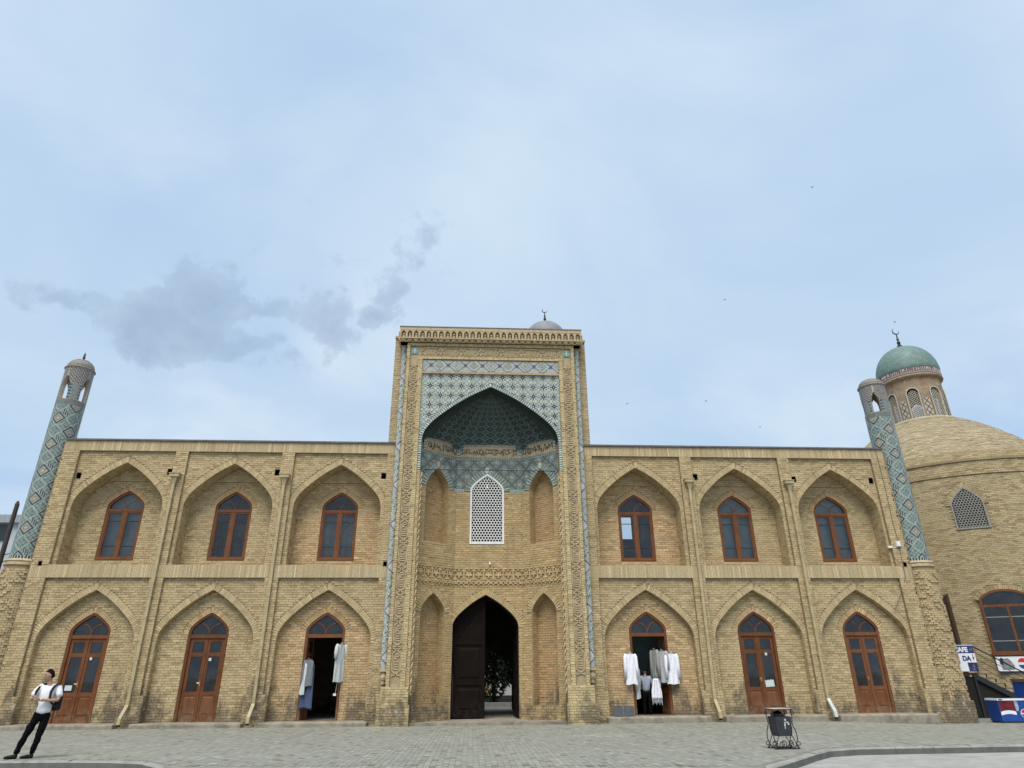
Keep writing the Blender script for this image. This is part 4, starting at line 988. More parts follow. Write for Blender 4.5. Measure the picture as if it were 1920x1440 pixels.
def turret(cx, cy, side):
    r = .57; lab = 'tiled corner turret at the left end' if side < 0 else 'tiled corner turret at the right end'
    sh = MB(); sh.lathe([(r-.004, 5.8), (r-.004, 12.86)], (cx, cy, 0), 48); to = sh.build('turret', M['mortar'], madrasa); to['label'] = lab
    tm = Bricks(); n = 96; T = 2*math.pi*r/n; nr = int((12.86-5.97)/T)
    def put(i, z, h, c, rad=r):
        a0, a1 = 2*math.pi*(i+.03)/n, 2*math.pi*(i+.97)/n; p0 = np.array((cx+rad*math.cos(a0), cy+rad*math.sin(a0), z)); p1 = np.array((cx+rad*math.cos(a1), cy+rad*math.sin(a1), z))
        tm.one(p0, p1-p0, np.array((0, 0, h)), np.array((.005*math.cos(a0), .005*math.sin(a0), 0)), jit(c, .1))
    for j in range(nr):
        for i in range(n): put(i, 5.97+j*T, T*.93, ((.03, .06, .09) if i % 3 else PALEB) if j < 3 else ((.3, .33, .31) if (i+j) % 2 else (.06, .075, .085)) if j > nr-7 else shaft_col(i, j, side))
    # open lantern: four piers with pointed openings between
    dq = 0 if side < 0 else -.17; z0, z1, zt = 12.86, 14.02+dq, 14.43+dq; zs_ = 13.55+dq
    lm = MB(); K = 4; nseg = 13
    for k in range(K):
        for (sgn) in (0,):
            ac = math.pi/2*k+math.pi/4+(.576 if side < 0 else .25); hw_ = .35          # opening centre, half-angle
            def ow(z): return hw_ if z < zs_ else hw_*max(0, 1-((z-zs_)/.47)**1.6)
            zs = list(np.linspace(z0, zs_, 4))+list(np.linspace(zs_+.05, z1, 9))+[zt]
            for ra in (r, r-.16):
                for za, zb in zip(zs[:-1], zs[1:]):
                    for s_ in (-1, 1):
                        aa = [ac+s_*ow(za), ac+s_*ow(zb)]; ee = ac+s_*math.pi/4
                        A = [(cx+ra*math.cos(aa[0]+(ee-aa[0])*t), cy+ra*math.sin(aa[0]+(ee-aa[0])*t), za) for t in np.linspace(0, 1, 6)]
                        B_ = [(cx+ra*math.cos(aa[1]+(ee-aa[1])*t), cy+ra*math.sin(aa[1]+(ee-aa[1])*t), zb) for t in np.linspace(0, 1, 6)]
                        lm.strip(A, B_)
            for s_ in (-1, 1):
                A = [(cx+r*math.cos(ac+s_*ow(z)), cy+r*math.sin(ac+s_*ow(z)), z) for z in zs[:-1]]; B_ = [(cx+(r-.16)*math.cos(ac+s_*ow(z)), cy+(r-.16)*math.sin(ac+s_*ow(z)), z) for z in zs[:-1]]
                lm.strip(A, B_)
    lm.lathe([(0, 12.87), (r-.01, 12.87)], (cx, cy, 0), 32); lm.lathe([(0, zt-.13), (r-.05, zt-.13)], (cx, cy, 0), 32)
    lm.build('lantern', simple('pale turret stucco', (.40, .345, .27), .85, .15, 6), to)
    # interlaced lattice tiles on lantern head and pier faces
    for i in range(n):
        a = 2*math.pi*(i+.5)/n
        for z in np.arange(z0+.02, zt-.03, T):
            rel_ = ((a-(math.pi/4+(.576 if side < 0 else .25))) % (math.pi/2)); rel_ = min(rel_, math.pi/2-rel_)
            hwz = .35 if z < zs_ else .35*max(0, 1-((z-zs_)/.47)**1.6) if z < z1 else 0
            if rel_ < hwz+.045: 
                if rel_ > hwz and z < z1: pass
                else: continue
            j = int(round((z-z0)/T)); head = z > zs_+.05
            if head: c = (.36, .33, .30) if ((i+j) % 4 < 2) != ((i-j) % 4 < 1) else (.10, .095, .10)
            elif rel_ < hwz+.18: c = (.035, .055, .085) if (j//2) % 2 else (.24, .30, .33)
            else: c = (.30, .32, .29) if (i+j) % 3 else (.08, .12, .12)
            put(i, z, T*.93, c)
    tm.build('turret_tiles', M['tile'], to, flat=True)
    # ribbed cap and finial
    cp = MB(); pr = [(r+.0, zt), (r+.05, zt+.015), (r+.05, zt+.045), (r-.01, zt+.06)]
    for k in range(6):
        a0 = k/6*1.5; rr_ = (r-.02)*math.cos(a0*.98); zq = zt+.07+(.46 if side < 0 else .36)*math.sin(a0); pr += [(rr_+.012, zq), (rr_+.012, zq+.03), (rr_-.014, zq+.038)]
    pr.append((.03, zt+(.56 if side < 0 else .45))); cp.lathe(pr, (cx, cy, 0), 32); cp.build('cap', simple('cap stucco', (.27, .24, .215), .85, .18, 8), to)
    fn = MB(); z = zt+.52
    if side < 0: fn.lathe([(.05, z), (.065, z+.06), (.035, z+.1), (.06, z+.16), (.06, z+.21), (.03, z+.25), (.05, z+.3), (.035, z+.36), (.01, z+.44)], (cx, cy, 0), 12); fn.build('finial', simple('finial paint', (.06, .03, .04), .5, .1), to)
    # ring and relief base
    rg = MB(); rg.lathe([(.58, 5.97), (.66, 5.95), (.70, 5.88), (.66, 5.83), (.69, 5.80), (.69, 5.72), (.62, 5.70)], (cx, cy, 0), 48); rg.build('moulded_ring', M['stone'], to)
    bs = MB(); bs.lathe([(.64, -.4), (.64, 5.72)], (cx, cy, 0), 48)
    bs.lathe([(.80, -.5), (.80, .53), (.64, .56)], (cx, cy, 0), 48); bs = bs.build('turret_base', M['mortar'], to)
    bb = Bricks(); nb = 22; ch = .088
    for k in range(int(5.1/ch)):
        for i in range(nb):
            a0 = 2*math.pi*(i+.5*(k % 2)+.03)/nb; a1 = 2*math.pi*(i+.5*(k % 2)+.96)/nb; rb_ = .645+.02*(1-k/58); z = .56+k*ch
            p0 = np.array((cx+rb_*math.cos(a0), cy+rb_*math.sin(a0), z)); p1 = np.array((cx+rb_*math.cos(a1), cy+rb_*math.sin(a1), z)); am = (a0+a1)/2
            g = ((i+k//3) % 5 < 2) ^ ((k % 12 in (3, 4, 8)) and (i % 3 != 0)) ^ ((i*2+k) % 11 == 0)
            pr_ = .05 if g else .008
            bb.one(p0, p1-p0, np.array((0, 0, ch-.012)), np.array((pr_*math.cos(am), pr_*math.sin(am), 0)), PAL['wing'][RNG.integers(24)])
    for k in range(10):
        for i in range(20):
            a0 = 2*math.pi*(i+.5*(k % 2)+.03)/20; a1 = 2*math.pi*(i+.5*(k % 2)+.96)/20; p0 = np.array((cx+.805*math.cos(a0), cy+.805*math.sin(a0), -.4+k*.093)); p1 = np.array((cx+.805*math.cos(a1), cy+.805*math.sin(a1), -.4+k*.093))
            bb.one(p0, p1-p0, np.array((0, 0, .08)), np.array((.014*math.cos(a0), .014*math.sin(a0), 0)), PAL['dull'][RNG.integers(24)])
    bb.build('base_bricks', M['brick'], bs)
turret(-18.55, .5, -1); turret(18.87, .5, 1)

# ------------------------------------------------------------------ drainpipes
for k, (x, zt, lab) in enumerate(((-13.06, 9.40, 'between the first and second bays'), (-8.50, 9.40, 'between the second and third bays'), (9.02, 9.36, 'between the fourth and fifth bays'), (13.53, 9.33, 'between the fifth and sixth bays'))):
    y = -.10; m_ = MB()
    m_.box(x-.055, x+.055, y-.05, y+.045, .62, zt-.38)
    m_.add([(x-.055, y-.05, zt-.38), (x+.055, y-.05, zt-.38), (x+.055, y+.045, zt-.38), (x-.055, y+.045, zt-.38), (x-.13, y-.12, zt-.06), (x+.13, y-.12, zt-.06), (x+.13, y+.08, zt-.06), (x-.13, y+.08, zt-.06)], [(0, 1, 5, 4), (1, 2, 6, 5), (2, 3, 7, 6), (3, 0, 4, 7)])
    po = m_.build('drainpipe', M['pipe'], madrasa); po['label'] = 'beige drainpipe '+lab
    h = MB(); sx = 1 if k < 2 else -1; h.box(x-.20, x+.20, y-.16, y+.09, zt-.07, zt+.06); h.box(x-.22, x+.22, y-.18, y+.09, zt+.06, zt+.09); h.build('hopper', M['pipe'], po)
    e = MB(); sl_ = -.04 if k < 2 else .04
    e.bar((x, y, .66), (x+sl_, y-.28, .22), .12, .10); e.bar((x+sl_, y-.28, .24), (x+sl_, y-.30, .03), .125, .105); e.build('shoe', M['pipe'] if k != 3 else simple('shoe patched white', (.5, .5, .48), .5, .2, 6), po)
    MB().box(x+sl_-.05, x+sl_+.05, y-.345, y-.26, -.03, .028).build('outlet', M['void'], po)
    for z in (2.2, 4.5, 6.6, 8.4): MB().box(x-.075, x+.075, y-.058, .0, z, z+.04).build('pipe_clamp', M['pipe'], po)

# cable and lamp boxes on the right wing
cb = MB(); cb.tube([(17.98, -.03, 10.9), (17.99, -.03, 9), (17.95, -.035, 7.6), (18.0, -.035, 6.6), (17.97, -.03, 6.3), (17.93, -.03, 5.3), (17.6, .05, 4.6), (17.15, .05, 3.9)], .012, 5)
tag(cb.build('cable', simple('grey cable', (.12, .11, .10), .7)), 'thin cable running down the brick by the right turret', 'cable')
lb = MB(); lb.box(17.83, 17.99, -.14, -.02, 6.55, 6.76); lb.box(17.5, 17.68, -.02, .07, 6.5, 6.58); lb.tube([(17.9, -.06, 6.55), (17.75, -.03, 6.5), (17.62, .0, 6.54)], .012, 5)
tag(lb.build('lamp_box', M['white']), 'small white lamp box fixed at the end of the right wing', 'lamp')

# ------------------------------------------------------------------ domed building on the right
BX, BY, BR = 29.6, 12.0, 8.0
dome = empty('domed_building', (BX, BY, 0), 'round brick building with a broad shoulder and a turquoise lantern dome', 'building')
loc = lambda o: (setattr(o, 'parent', dome), setattr(o, 'matrix_parent_inverse', Matrix.Translation((-BX, -BY, 0))))
dw = MB(); dw.lathe([(BR, -.5), (BR, 11.22), (BR+.05, 11.24), (BR+.05, 11.46), (BR-.12, 11.5), (BR-.12, 12.0), (BR-.04, 12.02), (BR-.04, 12.14), (BR-.25, 12.2), (BR-.3, 12.62), (6.35, 12.7), (6.2, 12.95), (5.9, 13.4), (5.5, 13.95), (5.0, 14.47), (4.3, 15.12), (3.44, 15.82), (2.7, 16.3), (2.2, 16.55), (1.9, 16.6)], (BX, BY, 0), 96)
dwo = dw.build('wall', M['mortar'], None); loc(dwo)
dkb = Bricks()
def cyl_az(px):      # angle on the drum hit by a pixel ray, and height
    d = ff*FPX+rr*(px[0]-960)+uu*(720-px[1]); o = CPOS[:2]-np.array([BX, BY]); q = d[:2]; a = q @ q; b_ = 2*o @ q; c = o @ o-BR*BR; t = (-b_-math.sqrt(b_*b_-4*a*c))/(2*a); p = CPOS+t*d
    return math.atan2(p[1]-BY, p[0]-BX), p[2]
A_L = (cyl_az((1795, 990))[0]+cyl_az((1857, 986))[0])/2; A_W = cyl_az((1893, 1160))[0]+.006; A_J = cyl_az((1772, 1160))[0]
LW = Arch(0, 8.43, 10.62, .75, .95); WW = Arch(0, 2.38, 5.36, 1.12, .75); WW.half = [(1.12, 4.86), (1.05, 5.0), (.9, 5.12), (.6, 5.26), (.3, 5.34), (0, 5.36)]; WW.right = [(1.12, 2.38)]+WW.half
pc = PAL['round']
def round_bricks(rad_a, rad_b, z0, z1, openings, a0, a1, ch=.092):
    L_ = math.hypot(rad_b-rad_a, z1-z0); n = int(L_/ch)
    for k in range(n):
        t = k/n; ra = rad_a+(rad_b-rad_a)*t; z = z0+(z1-z0)*t; dz_ = (z1-z0)/n; dr = (rad_b-rad_a)/n; bl = .262/max(ra, .5); i = 0; a = a0+(k % 2)*bl/2
        while a < a1:
            am = a+bl/2; skip = False
            for (ac, ar) in openings:
                u = (am-ac)*ra
                if ar.zb-.05 < z+dz_ and z < ar.za+.25:
                    h = max(ar.hw_at(z), ar.hw_at(z+dz_)) if z+dz_ < ar.za-ar.rise else max(ar.hw_at(z, .2), ar.hw_at(z+dz_, .2))
                    if abs(u) < h+.1: skip = True
            if not skip:
                e = a+bl*.955; p0 = np.array((BX+ra*math.cos(a), BY+ra*math.sin(a), z)); p1 = np.array((BX+ra*math.cos(e), BY+ra*math.sin(e), z))
                r2 = ra+dr*.87; p2 = np.array((BX+r2*math.cos(a), BY+r2*math.sin(a), z+dz_*.87)); nrm = np.array((math.cos(am)*dz_, math.sin(am)*dz_, -dr)); nrm = nrm/np.linalg.norm(nrm)
                dkb.one(p0, p1-p0, p2-p0, nrm*(.012*(1+.4*RNG.standard_normal())), pc[RNG.integers(len(pc))])
            a += bl
AV0, AV1 = R(-170), R(-60)
round_bricks(BR, BR, -.4, 11.2, [(A_L, LW), (A_W, WW)], AV0, AV1)
round_bricks(BR+.05, BR+.05, 11.25, 11.45, [], AV0, AV1); round_bricks(BR-.12, BR-.12, 11.52, 11.99, [], AV0, AV1); round_bricks(BR-.26, BR-.29, 12.21, 12.6, [], AV0, AV1)
for (ra, z0, rb_, z1) in ((6.2, 12.95, 5.9, 13.4), (5.9, 13.41, 5.5, 13.95), (5.5, 13.96, 5.0, 14.47), (5.0, 14.48, 4.3, 15.12), (4.3, 15.13, 3.44, 15.82), (3.44, 15.83, 2.7, 16.3), (2.7, 16.31, 2.3, 16.5)): pc = PAL['shoulder']; round_bricks(ra, rb_, z0, z1, [], R(-190), R(-20))
class Tangent:
    """flat frame on the drum at angle a; u runs to the right as seen from outside"""
    def __init__(s, a, r): s.a, s.r = a, r; s.n = (math.cos(a), math.sin(a), 0)
    def __call__(s, u, v, w=0): q = s.r-w; return (BX+q*s.n[0]-u*s.n[1], BY+q*s.n[1]+u*s.n[0], v)
TL, TW = Tangent(A_L, BR), Tangent(A_W, BR)
ring(dkb, LW, TL, t=.22, pal='round', zb=9.67, proud=.02); ring(dkb, WW, TW, t=.2, pal='round', zb=4.86, proud=.02)
bo = dkb.build('brickwork', M['brick'], dwo)
lm = MB(); lm.strip([TL(u, v, -.02) for u, v in LW.path()], [TL(u, v, -.02) for u, v in LW.path(-.07)]); lm.strip([TL(u, v, -.02) for u, v in LW.path()], [TL(u, v, .2) for u, v in LW.path()]); lm.strip([TL(u, v, -.02) for u, v in LW.path(-.07)], [TL(u, v, .1) for u, v in LW.path(-.07)]); 
lm.slab(rect(-.75, .75, 8.40, 8.48), [], lambda u, v, w=0: TL(u, v, -.04+w), .12)
GL = simple('grey lattice plaster', (.26, .25, .225), .85, .15, 6); lo2 = lm.build('lattice_window', GL, None); loc(lo2)
l3 = MB(); lattice(l3, LW, lambda u, v, w=0: TL(u, v, -.013+w), .07, p=.138, t=.038); l3.build('lattice', GL, lo2)
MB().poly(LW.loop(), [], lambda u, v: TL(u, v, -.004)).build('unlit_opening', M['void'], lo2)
# arched window of the domed building
wm = MB(); wo_, wi_ = WW.loop(), WW.loop(-.11, WW.zb+.11); wm.slab(wo_, [wi_[::-1]], lambda u, v, w=0: TW(u, v, -.05+w), .16); wm.slab(rect(-1.0, 1.0, 4.52, 4.64), [], lambda u, v, w=0: TW(u, v, -.03+w), .1); wm.slab(rect(-.05, .05, 2.49, 4.52), [], lambda u, v, w=0: TW(u, v, -.03+w), .1)
wm.slab(rect(-1.2, 1.2, 2.30, 2.42), [], lambda u, v, w=0: TW(u, v, -.11+w), .15)
wro = wm.build('window', M['winwood'], None); loc(wro); wro['label'] = 'broad low-arched wooden window with black panes'
for s_ in (-1, 1):
    for z in (2.95, 4.05): MB().slab(rect(min(s_*.05, s_*1.0), max(s_*.05, s_*1.0), z-.02, z+.02), [], lambda u, v, w=0: TW(u, v, -.02+w), .03).build('glazing_bar', GL, wro)
    MB().poly(rect(min(s_*.05, s_*1.0), max(s_*.05, s_*1.0), 2.49, 4.52), [], lambda u, v: TW(u, v, .012-.03)).build('pane', M['glass'], wro)
MB().poly([(x, z) for x, z in WW.loop(-.1, 4.64) if z >= 4.63], [], lambda u, v: TW(u, v, -.018)).build('pane', M['glass'], wro)
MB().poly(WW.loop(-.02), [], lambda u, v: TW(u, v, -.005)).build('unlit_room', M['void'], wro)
TJ = Tangent(A_J, BR); dj = MB(); dj.slab(rect(-.55, .30, 1.4, 5.2), [], lambda u, v, w=0: TJ(u, v, -.06+w), .1); dj.slab(rect(.30, .42, 1.4, 5.25), [], lambda u, v, w=0: TJ(u, v, -.16+w), .2)
djo = dj.build('stair_door', simple('dark brown shutter', (.06, .032, .018), .7, .25, 6), None); loc(djo)
# lantern drum with lattice openings, inscription band, turquoise dome, finial
lc = (BX, BY, 0)
ld = MB(); ld.lathe([(2.1, 16.5), (2.14, 16.6), (2.1, 16.72), (1.86, 16.78)], lc, 64); ldo = ld.build('lantern_ledge', simple('limewashed ledge', (.40, .36, .24), .85, .2, 4, stain=[((.42, .36, .12), 2, .5, .7, .6, 3)]), None); loc(ldo)
STK = simple('peeling stucco', (.28, .21, .135), .9, .2, 6, bump=.5, bscale=12, stain=[((.24, .13, .08), 2.3, .5, .62, .75, 1), ((.42, .38, .29), 1.6, .55, .7, .6, 2)])
ldr = MB(); NL = 8
for k in range(NL):
    ac = R(-127.5)+k*2*math.pi/NL; hwA = .40
    zs = [16.78, 18.5, 18.62, 18.74, 18.84, 18.9, 19.9]
    def wv(z): return .36 if z <= 18.5 else .36*math.sqrt(max(0, 1-((z-18.5)/.4)**2))
    for za, zb in zip(zs[:-1], zs[1:]):
        for s_ in (-1, 1):
            ra = 1.76; aa, ab = ac+s_*wv(za)/ra, ac+s_*wv(zb)/ra; ee = ac+s_*math.pi/NL
            ldr.strip([(BX+ra*math.cos(aa+(ee-aa)*t), BY+ra*math.sin(aa+(ee-aa)*t), za) for t in np.linspace(0, 1, 5)], [(BX+ra*math.cos(ab+(ee-ab)*t), BY+ra*math.sin(ab+(ee-ab)*t), zb) for t in np.linspace(0, 1, 5)])
    for s_ in (-1, 1): ldr.strip([(BX+1.76*math.cos(ac+s_*wv(z)/1.76), BY+1.76*math.sin(ac+s_*wv(z)/1.76), z) for z in zs[:-1]], [(BX+1.6*math.cos(ac+s_*wv(z)/1.76), BY+1.6*math.sin(ac+s_*wv(z)/1.76), z) for z in zs[:-1]])
ldo2 = ldr.build('lantern_drum', STK, None); loc(ldo2)
PLK = simple('pale carved plaster', (.42, .38, .31), .85, .15, 8)
for k in range(NL):
    ac = R(-127.5)+k*2*math.pi/NL; T3 = Tangent(ac, 1.76); fr_ = MB(); ar = Arch(0, 16.8, 18.92, .40, .42); ar.half = [(.40*math.cos(t), 18.5+.42*math.sin(t)) for t in np.linspace(0, math.pi/2, 9)]; ar.right = [(.40, 16.8)]+ar.half
    f3 = lambda u, v, w=0, T3=T3: T3(u, v, w)
    fr_.strip([f3(u, v, -.05) for u, v in ar.path()], [f3(u, v, -.05) for u, v in ar.path(-.07)]); fr_.strip([f3(u, v, -.05) for u, v in ar.path()], [f3(u, v, .0) for u, v in ar.path()]); fr_.strip([f3(u, v, -.05) for u, v in ar.path(-.07)], [f3(u, v, .05) for u, v in ar.path(-.07)])
    fo = fr_.build('lantern_window', PLK, None); loc(fo)
    la = MB()
    for s_ in (-1, 1):
        for q in np.arange(-3.0, 3.0, .17):
            pts = [(x, 17.85+q+s_*x*1.0) for x in np.linspace(-.33, .33, 7)]; pts = [p for p in pts if 16.8 < p[1] < (18.5+math.sqrt(max(0, .33**2-p[0]**2)))]
            if len(pts) > 1: la.bar(f3(pts[0][0], pts[0][1], .05), f3(pts[-1][0], pts[-1][1], .05), .032, .03, up=T3.n)
    la.build('lattice', PLK, fo)
    xx = MB(); am = ac+math.pi/NL; T4 = Tangent(am, 1.77)      # crossed strapwork between the windows
    for r_ in range(3):
        z = 16.85+r_*.42
        for s_ in (-1, 1): xx.bar(T4(-.16*s_, z, -.02), T4(.16*s_, z+.4, -.02), .03, .03, up=T4.n)
        xx.slab(rect(-.2, .2, z-.005, z+.41), [], lambda u, v, w=0: T4(u, v, -.008+w), .02, 1)
    xo = xx.build('strapwork', [simple('strap line', (.10, .085, .075), .9), PLK], None); loc(xo)
dz0 = 19.75; dm = MB(); dm.lathe([(1.74, 19.6), (1.92, 19.66), (1.97, 19.74), (1.95, 19.80), (1.93, 19.84)], lc, 64); dmo = dm.build('dome_cornice', STK, None); loc(dmo)
bd = MB(); bd.lathe([(1.925, 19.84), (1.92, 20.32)], lc, 64); bdo = bd.build('inscription_band', simple('dark band', (.14, .09, .08), .6, .2, 5), None); loc(bdo)
kf = MB(); a = R(-190); g = random.Random(5)
while a < R(10):
    T5 = Tangent(a, 1.93); w = g.uniform(.05, .13); h = g.choice((.18, .3, .36, .36)); kf.slab(rect(-.017, .017, 19.9, 19.9+h), [], lambda u, v, w_=0: T5(u, v, -.012+w_), .02)
    kf.slab(rect(.017, w, 19.9, 19.94), [], lambda u, v, w_=0: T5(u, v, -.012+w_), .02)
    if g.random() < .5: kf.slab(rect(.017, w*.8, 19.9+h*.6, 19.94+h*.6), [], lambda u, v, w_=0: T5(u, v, -.012+w_), .02)
    if g.random() < .2: kf.slab(rect(.0, .11, 20.1, 20.26), [], lambda u, v, w_=0: T5(u, v, -.010+w_), .02)
    a += (w+.05)/1.93
kf.build('lettering', simple('pale lettering', (.42, .40, .38), .7), bdo)
tq = MB(); prof = [(1.93, 20.32), (1.95, 20.42)]+[(1.95*math.cos(t)**.92, 20.42+2.15*math.sin(t)) for t in np.linspace(.05, 1.54, 22)]+[(.03, 22.58)]
tq.lathe(prof, lc, 72); tqo = tq.build('turquoise_dome', simple('turquoise glaze', (.125, .193, .174), .6, .2, 5, bump=.35, bscale=16, stain=[((.07, .18, .155), 1.8, .5, .7, .7, 1), ((.22, .36, .31), 3.0, .55, .72, .5, 2), ((.16, .19, .14), 5, .6, .75, .5, 4)]), None, True); loc(tqo)
def crescent(mb, c, r, t=.03, ang=R(-25)):
    pts = []; n = 16
    for k in range(n+1):
        a = R(-220)+R(260)*k/n+ang; pts.append((c[0]+r*math.cos(a), c[1], c[2]+r*math.sin(a)))
    mb.tube(pts, [.006+t*math.sin(math.pi*k/n) for k in range(n+1)], 8)
def finial(c, h, mat, parent, s=1.0):
    m_ = MB(); m_.lathe([(.10*s, 0), (.17*s, .1*h), (.17*s, .16*h), (.08*s, .22*h), (.12*s, .30*h), (.11*s, .36*h), (.05*s, .42*h), (.085*s, .50*h), (.05*s, .56*h), (.03*s, .75*h), (.012*s, .8*h)], c, 14)
    crescent(m_, (c[0], c[1], c[2]+.89*h), .12*h*1.2, .035*s); o = m_.build('finial', mat, None); return o
fo = finial((BX, BY, 22.52), 1.62, IRON, None); loc(fo)

# ------------------------------------------------------------------ grey dome behind the portal
gd = empty('grey_dome', (6.45, 30, 0), 'small grey dome with a crescent finial showing above the portal', 'dome')
gl = lambda o: (setattr(o, 'parent', gd), setattr(o, 'matrix_parent_inverse', Matrix.Translation((-6.45, -30, 0))))
g1 = MB(); g1.lathe([(2.05, 8), (2.05, 32.2)], (6.45, 30, 0), 40); o = g1.build('drum', M['mortar']); gl(o)
g2 = MB(); g2.lathe([(2.1, 32.2), (2.12, 32.5)]+[(2.12*math.cos(t), 32.5+2.05*math.sin(t)) for t in np.linspace(.05, 1.55, 16)], (6.45, 30, 0), 48); o = g2.build('shell', simple('grey dome sheet', (.20, .21, .225), .6, .15, 3, bump=.2, bscale=6, stain=[((.13, .135, .145), 1.4, .48, .68, .6, 3)]), None, True); gl(o)
o = finial((6.45, 30, 34.5), 1.75, IRON, None, 1.2); gl(o); gd.location.z = -.4

# ------------------------------------------------------------------ far left: office block and utility pole
ob = empty('office_block', (-36, 20, 0), 'pale modern block with dark window strips behind the left turret', 'building')
PN = simple('pale cladding', (.40, .44, .47), .6, .1, 1)
def opart(name, mat, *a):
    o = MB().box(*a).build(name, mat); o.parent = ob; o.matrix_parent_inverse = Matrix.Translation((36, -20, 0)); return o
opart('wall', PN, -48, -31.2, 20, 32, -.4, 12.05)
opart('roof_slab', simple('roof edge', (.27, .30, .33), .6), -48.2, -31.0, 19.7, 32.2, 11.55, 12.1)
GLS = simple('dark glazing', (.025, .032, .04), .12, .1, 2)
for z in (10.35, 7.0, 3.6):
    for k in range(4): opart('window', GLS, -32.6-(k+1)*2.6, -32.7-k*2.6, 19.9, 20.1, z, z+1.1)
up = empty('utility_pole', (-21.9, 4, 0), 'dark wooden utility pole at the far left edge', 'pole')
p_ = MB().tube([(-21.9, 4, -.4), (-21.9, 4, 9.1), (-21.9, 4, 9.25)], [.13, .095, .04], 12).build('post', simple('tarred pole', (.05, .042, .036), .85, .3, 8)); p_.parent = up; p_.matrix_parent_inverse = Matrix.Translation((21.9, -4, 0))
p_ = MB().tube([(-21.85, 4, 6.4), (-21.55, 4, 6.62), (-21.2, 4, 6.9)], .02, 6).tube([(-21.9, 4, 6.75), (-21.2, 4, 6.9)], .02, 6).build('bracket', M['dark']); p_.parent = up; p_.matrix_parent_inverse = Matrix.Translation((21.9, -4, 0))
# ------------------------------------------------------------------ courtyard seen through the gate
MB().add([(-14, 9, -.02), (16, 9, -.02), (16, 34, -.02), (-14, 34, -.02)], [(0, 1, 2, 3)]).build('courtyard_floor', simple('pale court paving', (.30, .29, .27), .85, .15, 1))['kind'] = 'structure'
cw = empty('courtyard_wall', (1, 33, 0), 'sand-coloured courtyard wall glimpsed through the open gate', 'wall')
o = MB().box(-14, 16, 33, 33.6, -.1, 6).build('panel', simple('sand render', (.28, .22, .13), .9, .15, 1)); o.parent = cw; o.matrix_parent_inverse = Matrix.Translation((-1, -33, 0))
o = MB().box(1.6, 5.5, 32.9, 33, 0, 3.2).build('white_panel', simple('white render', (.30, .30, .30), .9, .12, 1)); o.parent = cw; o.matrix_parent_inverse = Matrix.Translation((-1, -33, 0))
tag(MB().box(-3, 4, 12, 12.5, -.02, .22).box(-3, 4, 17, 17.4, -.02, .45).build('planter_kerb', simple('white kerb', (.40, .39, .36), .8, .15, 3)), 'low white planter kerb inside the courtyard', 'kerb')
LEAF = simple('dark foliage', (.022, .036, .014), .7, .4, 3)
def tree(loc, trunk_h, cr, n, label, seed, zs=1.0, group=None):
    g = np.random.default_rng(seed); t = empty('tree', loc, label, 'tree', group)
    m_ = MB(); m_.tube([(0, 0, -.1), (.03, .02, trunk_h*.5), (-.02, 0, trunk_h), (.05, .05, trunk_h+cr*.6)], [.15, .12, .10, .04], 9)
    for k in range(7):
        a = k*.9+g.random(); e = np.array((math.cos(a)*cr*.7, math.sin(a)*cr*.7, trunk_h+cr*(.2+.5*g.random()))); m_.tube([(0, 0, trunk_h*.85), tuple(e*.5+np.array((0, 0, trunk_h*.48))), tuple(e)], [.06, .04, .015], 6)
    m_.build('trunk', simple('bark', (.04, .032, .025), .9, .3, 8), t)
    P = g.normal(0, 1, (n, 3)); P /= np.linalg.norm(P, axis=1)[:, None]; P *= (g.random(n)**.45)[:, None]*cr*(1+.25*np.sin(P[:, :1]*5+seed)*np.cos(P[:, 1:2]*4)); P[:, 2] = P[:, 2]*zs+trunk_h+cr*zs*.8
    A = g.normal(0, 1, (n, 3)); A /= np.linalg.norm(A, axis=1)[:, None]; B_ = np.cross(A, g.normal(0, 1, (n, 3))); B_ /= np.linalg.norm(B_, axis=1)[:, None]; s_ = (.07+.09*g.random(n))[:, None]
    v = np.stack([P-A*s_, P+B_*s_*.45, P+A*s_, P-B_*s_*.45], 1).reshape(-1, 3); me = bpy.data.meshes.new('crown'); me.from_pydata([tuple(x) for x in v], [], [tuple(range(4*i, 4*i+4)) for i in range(n)]); finish('crown', me, LEAF, t)
tree((.9, 14.5, 0), 1.3, 3.0, 26000, 'dark leafy courtyard tree straight behind the gate opening', 2, 1.1)
tree((2.6, 12.4, 0), 1.3, 1.5, 7000, 'shrubby dark tree at the right of the gate opening', 5, 1.2)
tree((-1.0, 20, 0), 2.2, 2.8, 8000, 'farther dark courtyard tree seen at the left of the gate opening', 9, 1.2)

# ------------------------------------------------------------------ curtains and room panels behind the glass
def curtain(cx, y, x0, x1, z0, z1, mat, label, nf=7):
    n = 60; A = []; B_ = []
    for i in range(n+1):
        t = i/n; x = x0+(x1-x0)*t; d = .035*math.sin(t*nf*2*math.pi)+.015*math.sin(t*nf*4.6); A.append((x, y+d, z0)); B_.append((x, y+d*.7, z1))
    m_ = MB().strip(A, B_); o = m_.build('curtain', mat, None, True); so = o.modifiers.new('solid', 'SOLIDIFY'); so.thickness = .006; return tag(o, label, 'curtain')
CUR = simple('sheer curtain', (.36, .36, .33), .9, .2, 3)
curtain(0, YU+.30, -6.88, -6.25, 6.0, 8.1, CUR, 'pale striped curtain behind the left casement of the curtained window')
curtain(0, YU+.30, -6.20, -5.56, 6.0, 8.1, CUR, 'pale striped curtain behind the right casement of the curtained window')
tag(curtain(0, YU+.55, -11.6, -9.9, 5.9, 9.0, simple('dark red drape', (.035, .006, .008), .9, .2, 3), 'dark red drape inside the window of the second bay', 10), cat='drape')
BKG = simple('grey pane backing', (.33, .34, .34), .9, .2, 1.5)  # grey panels added behind the glass, catching light to grey the panes
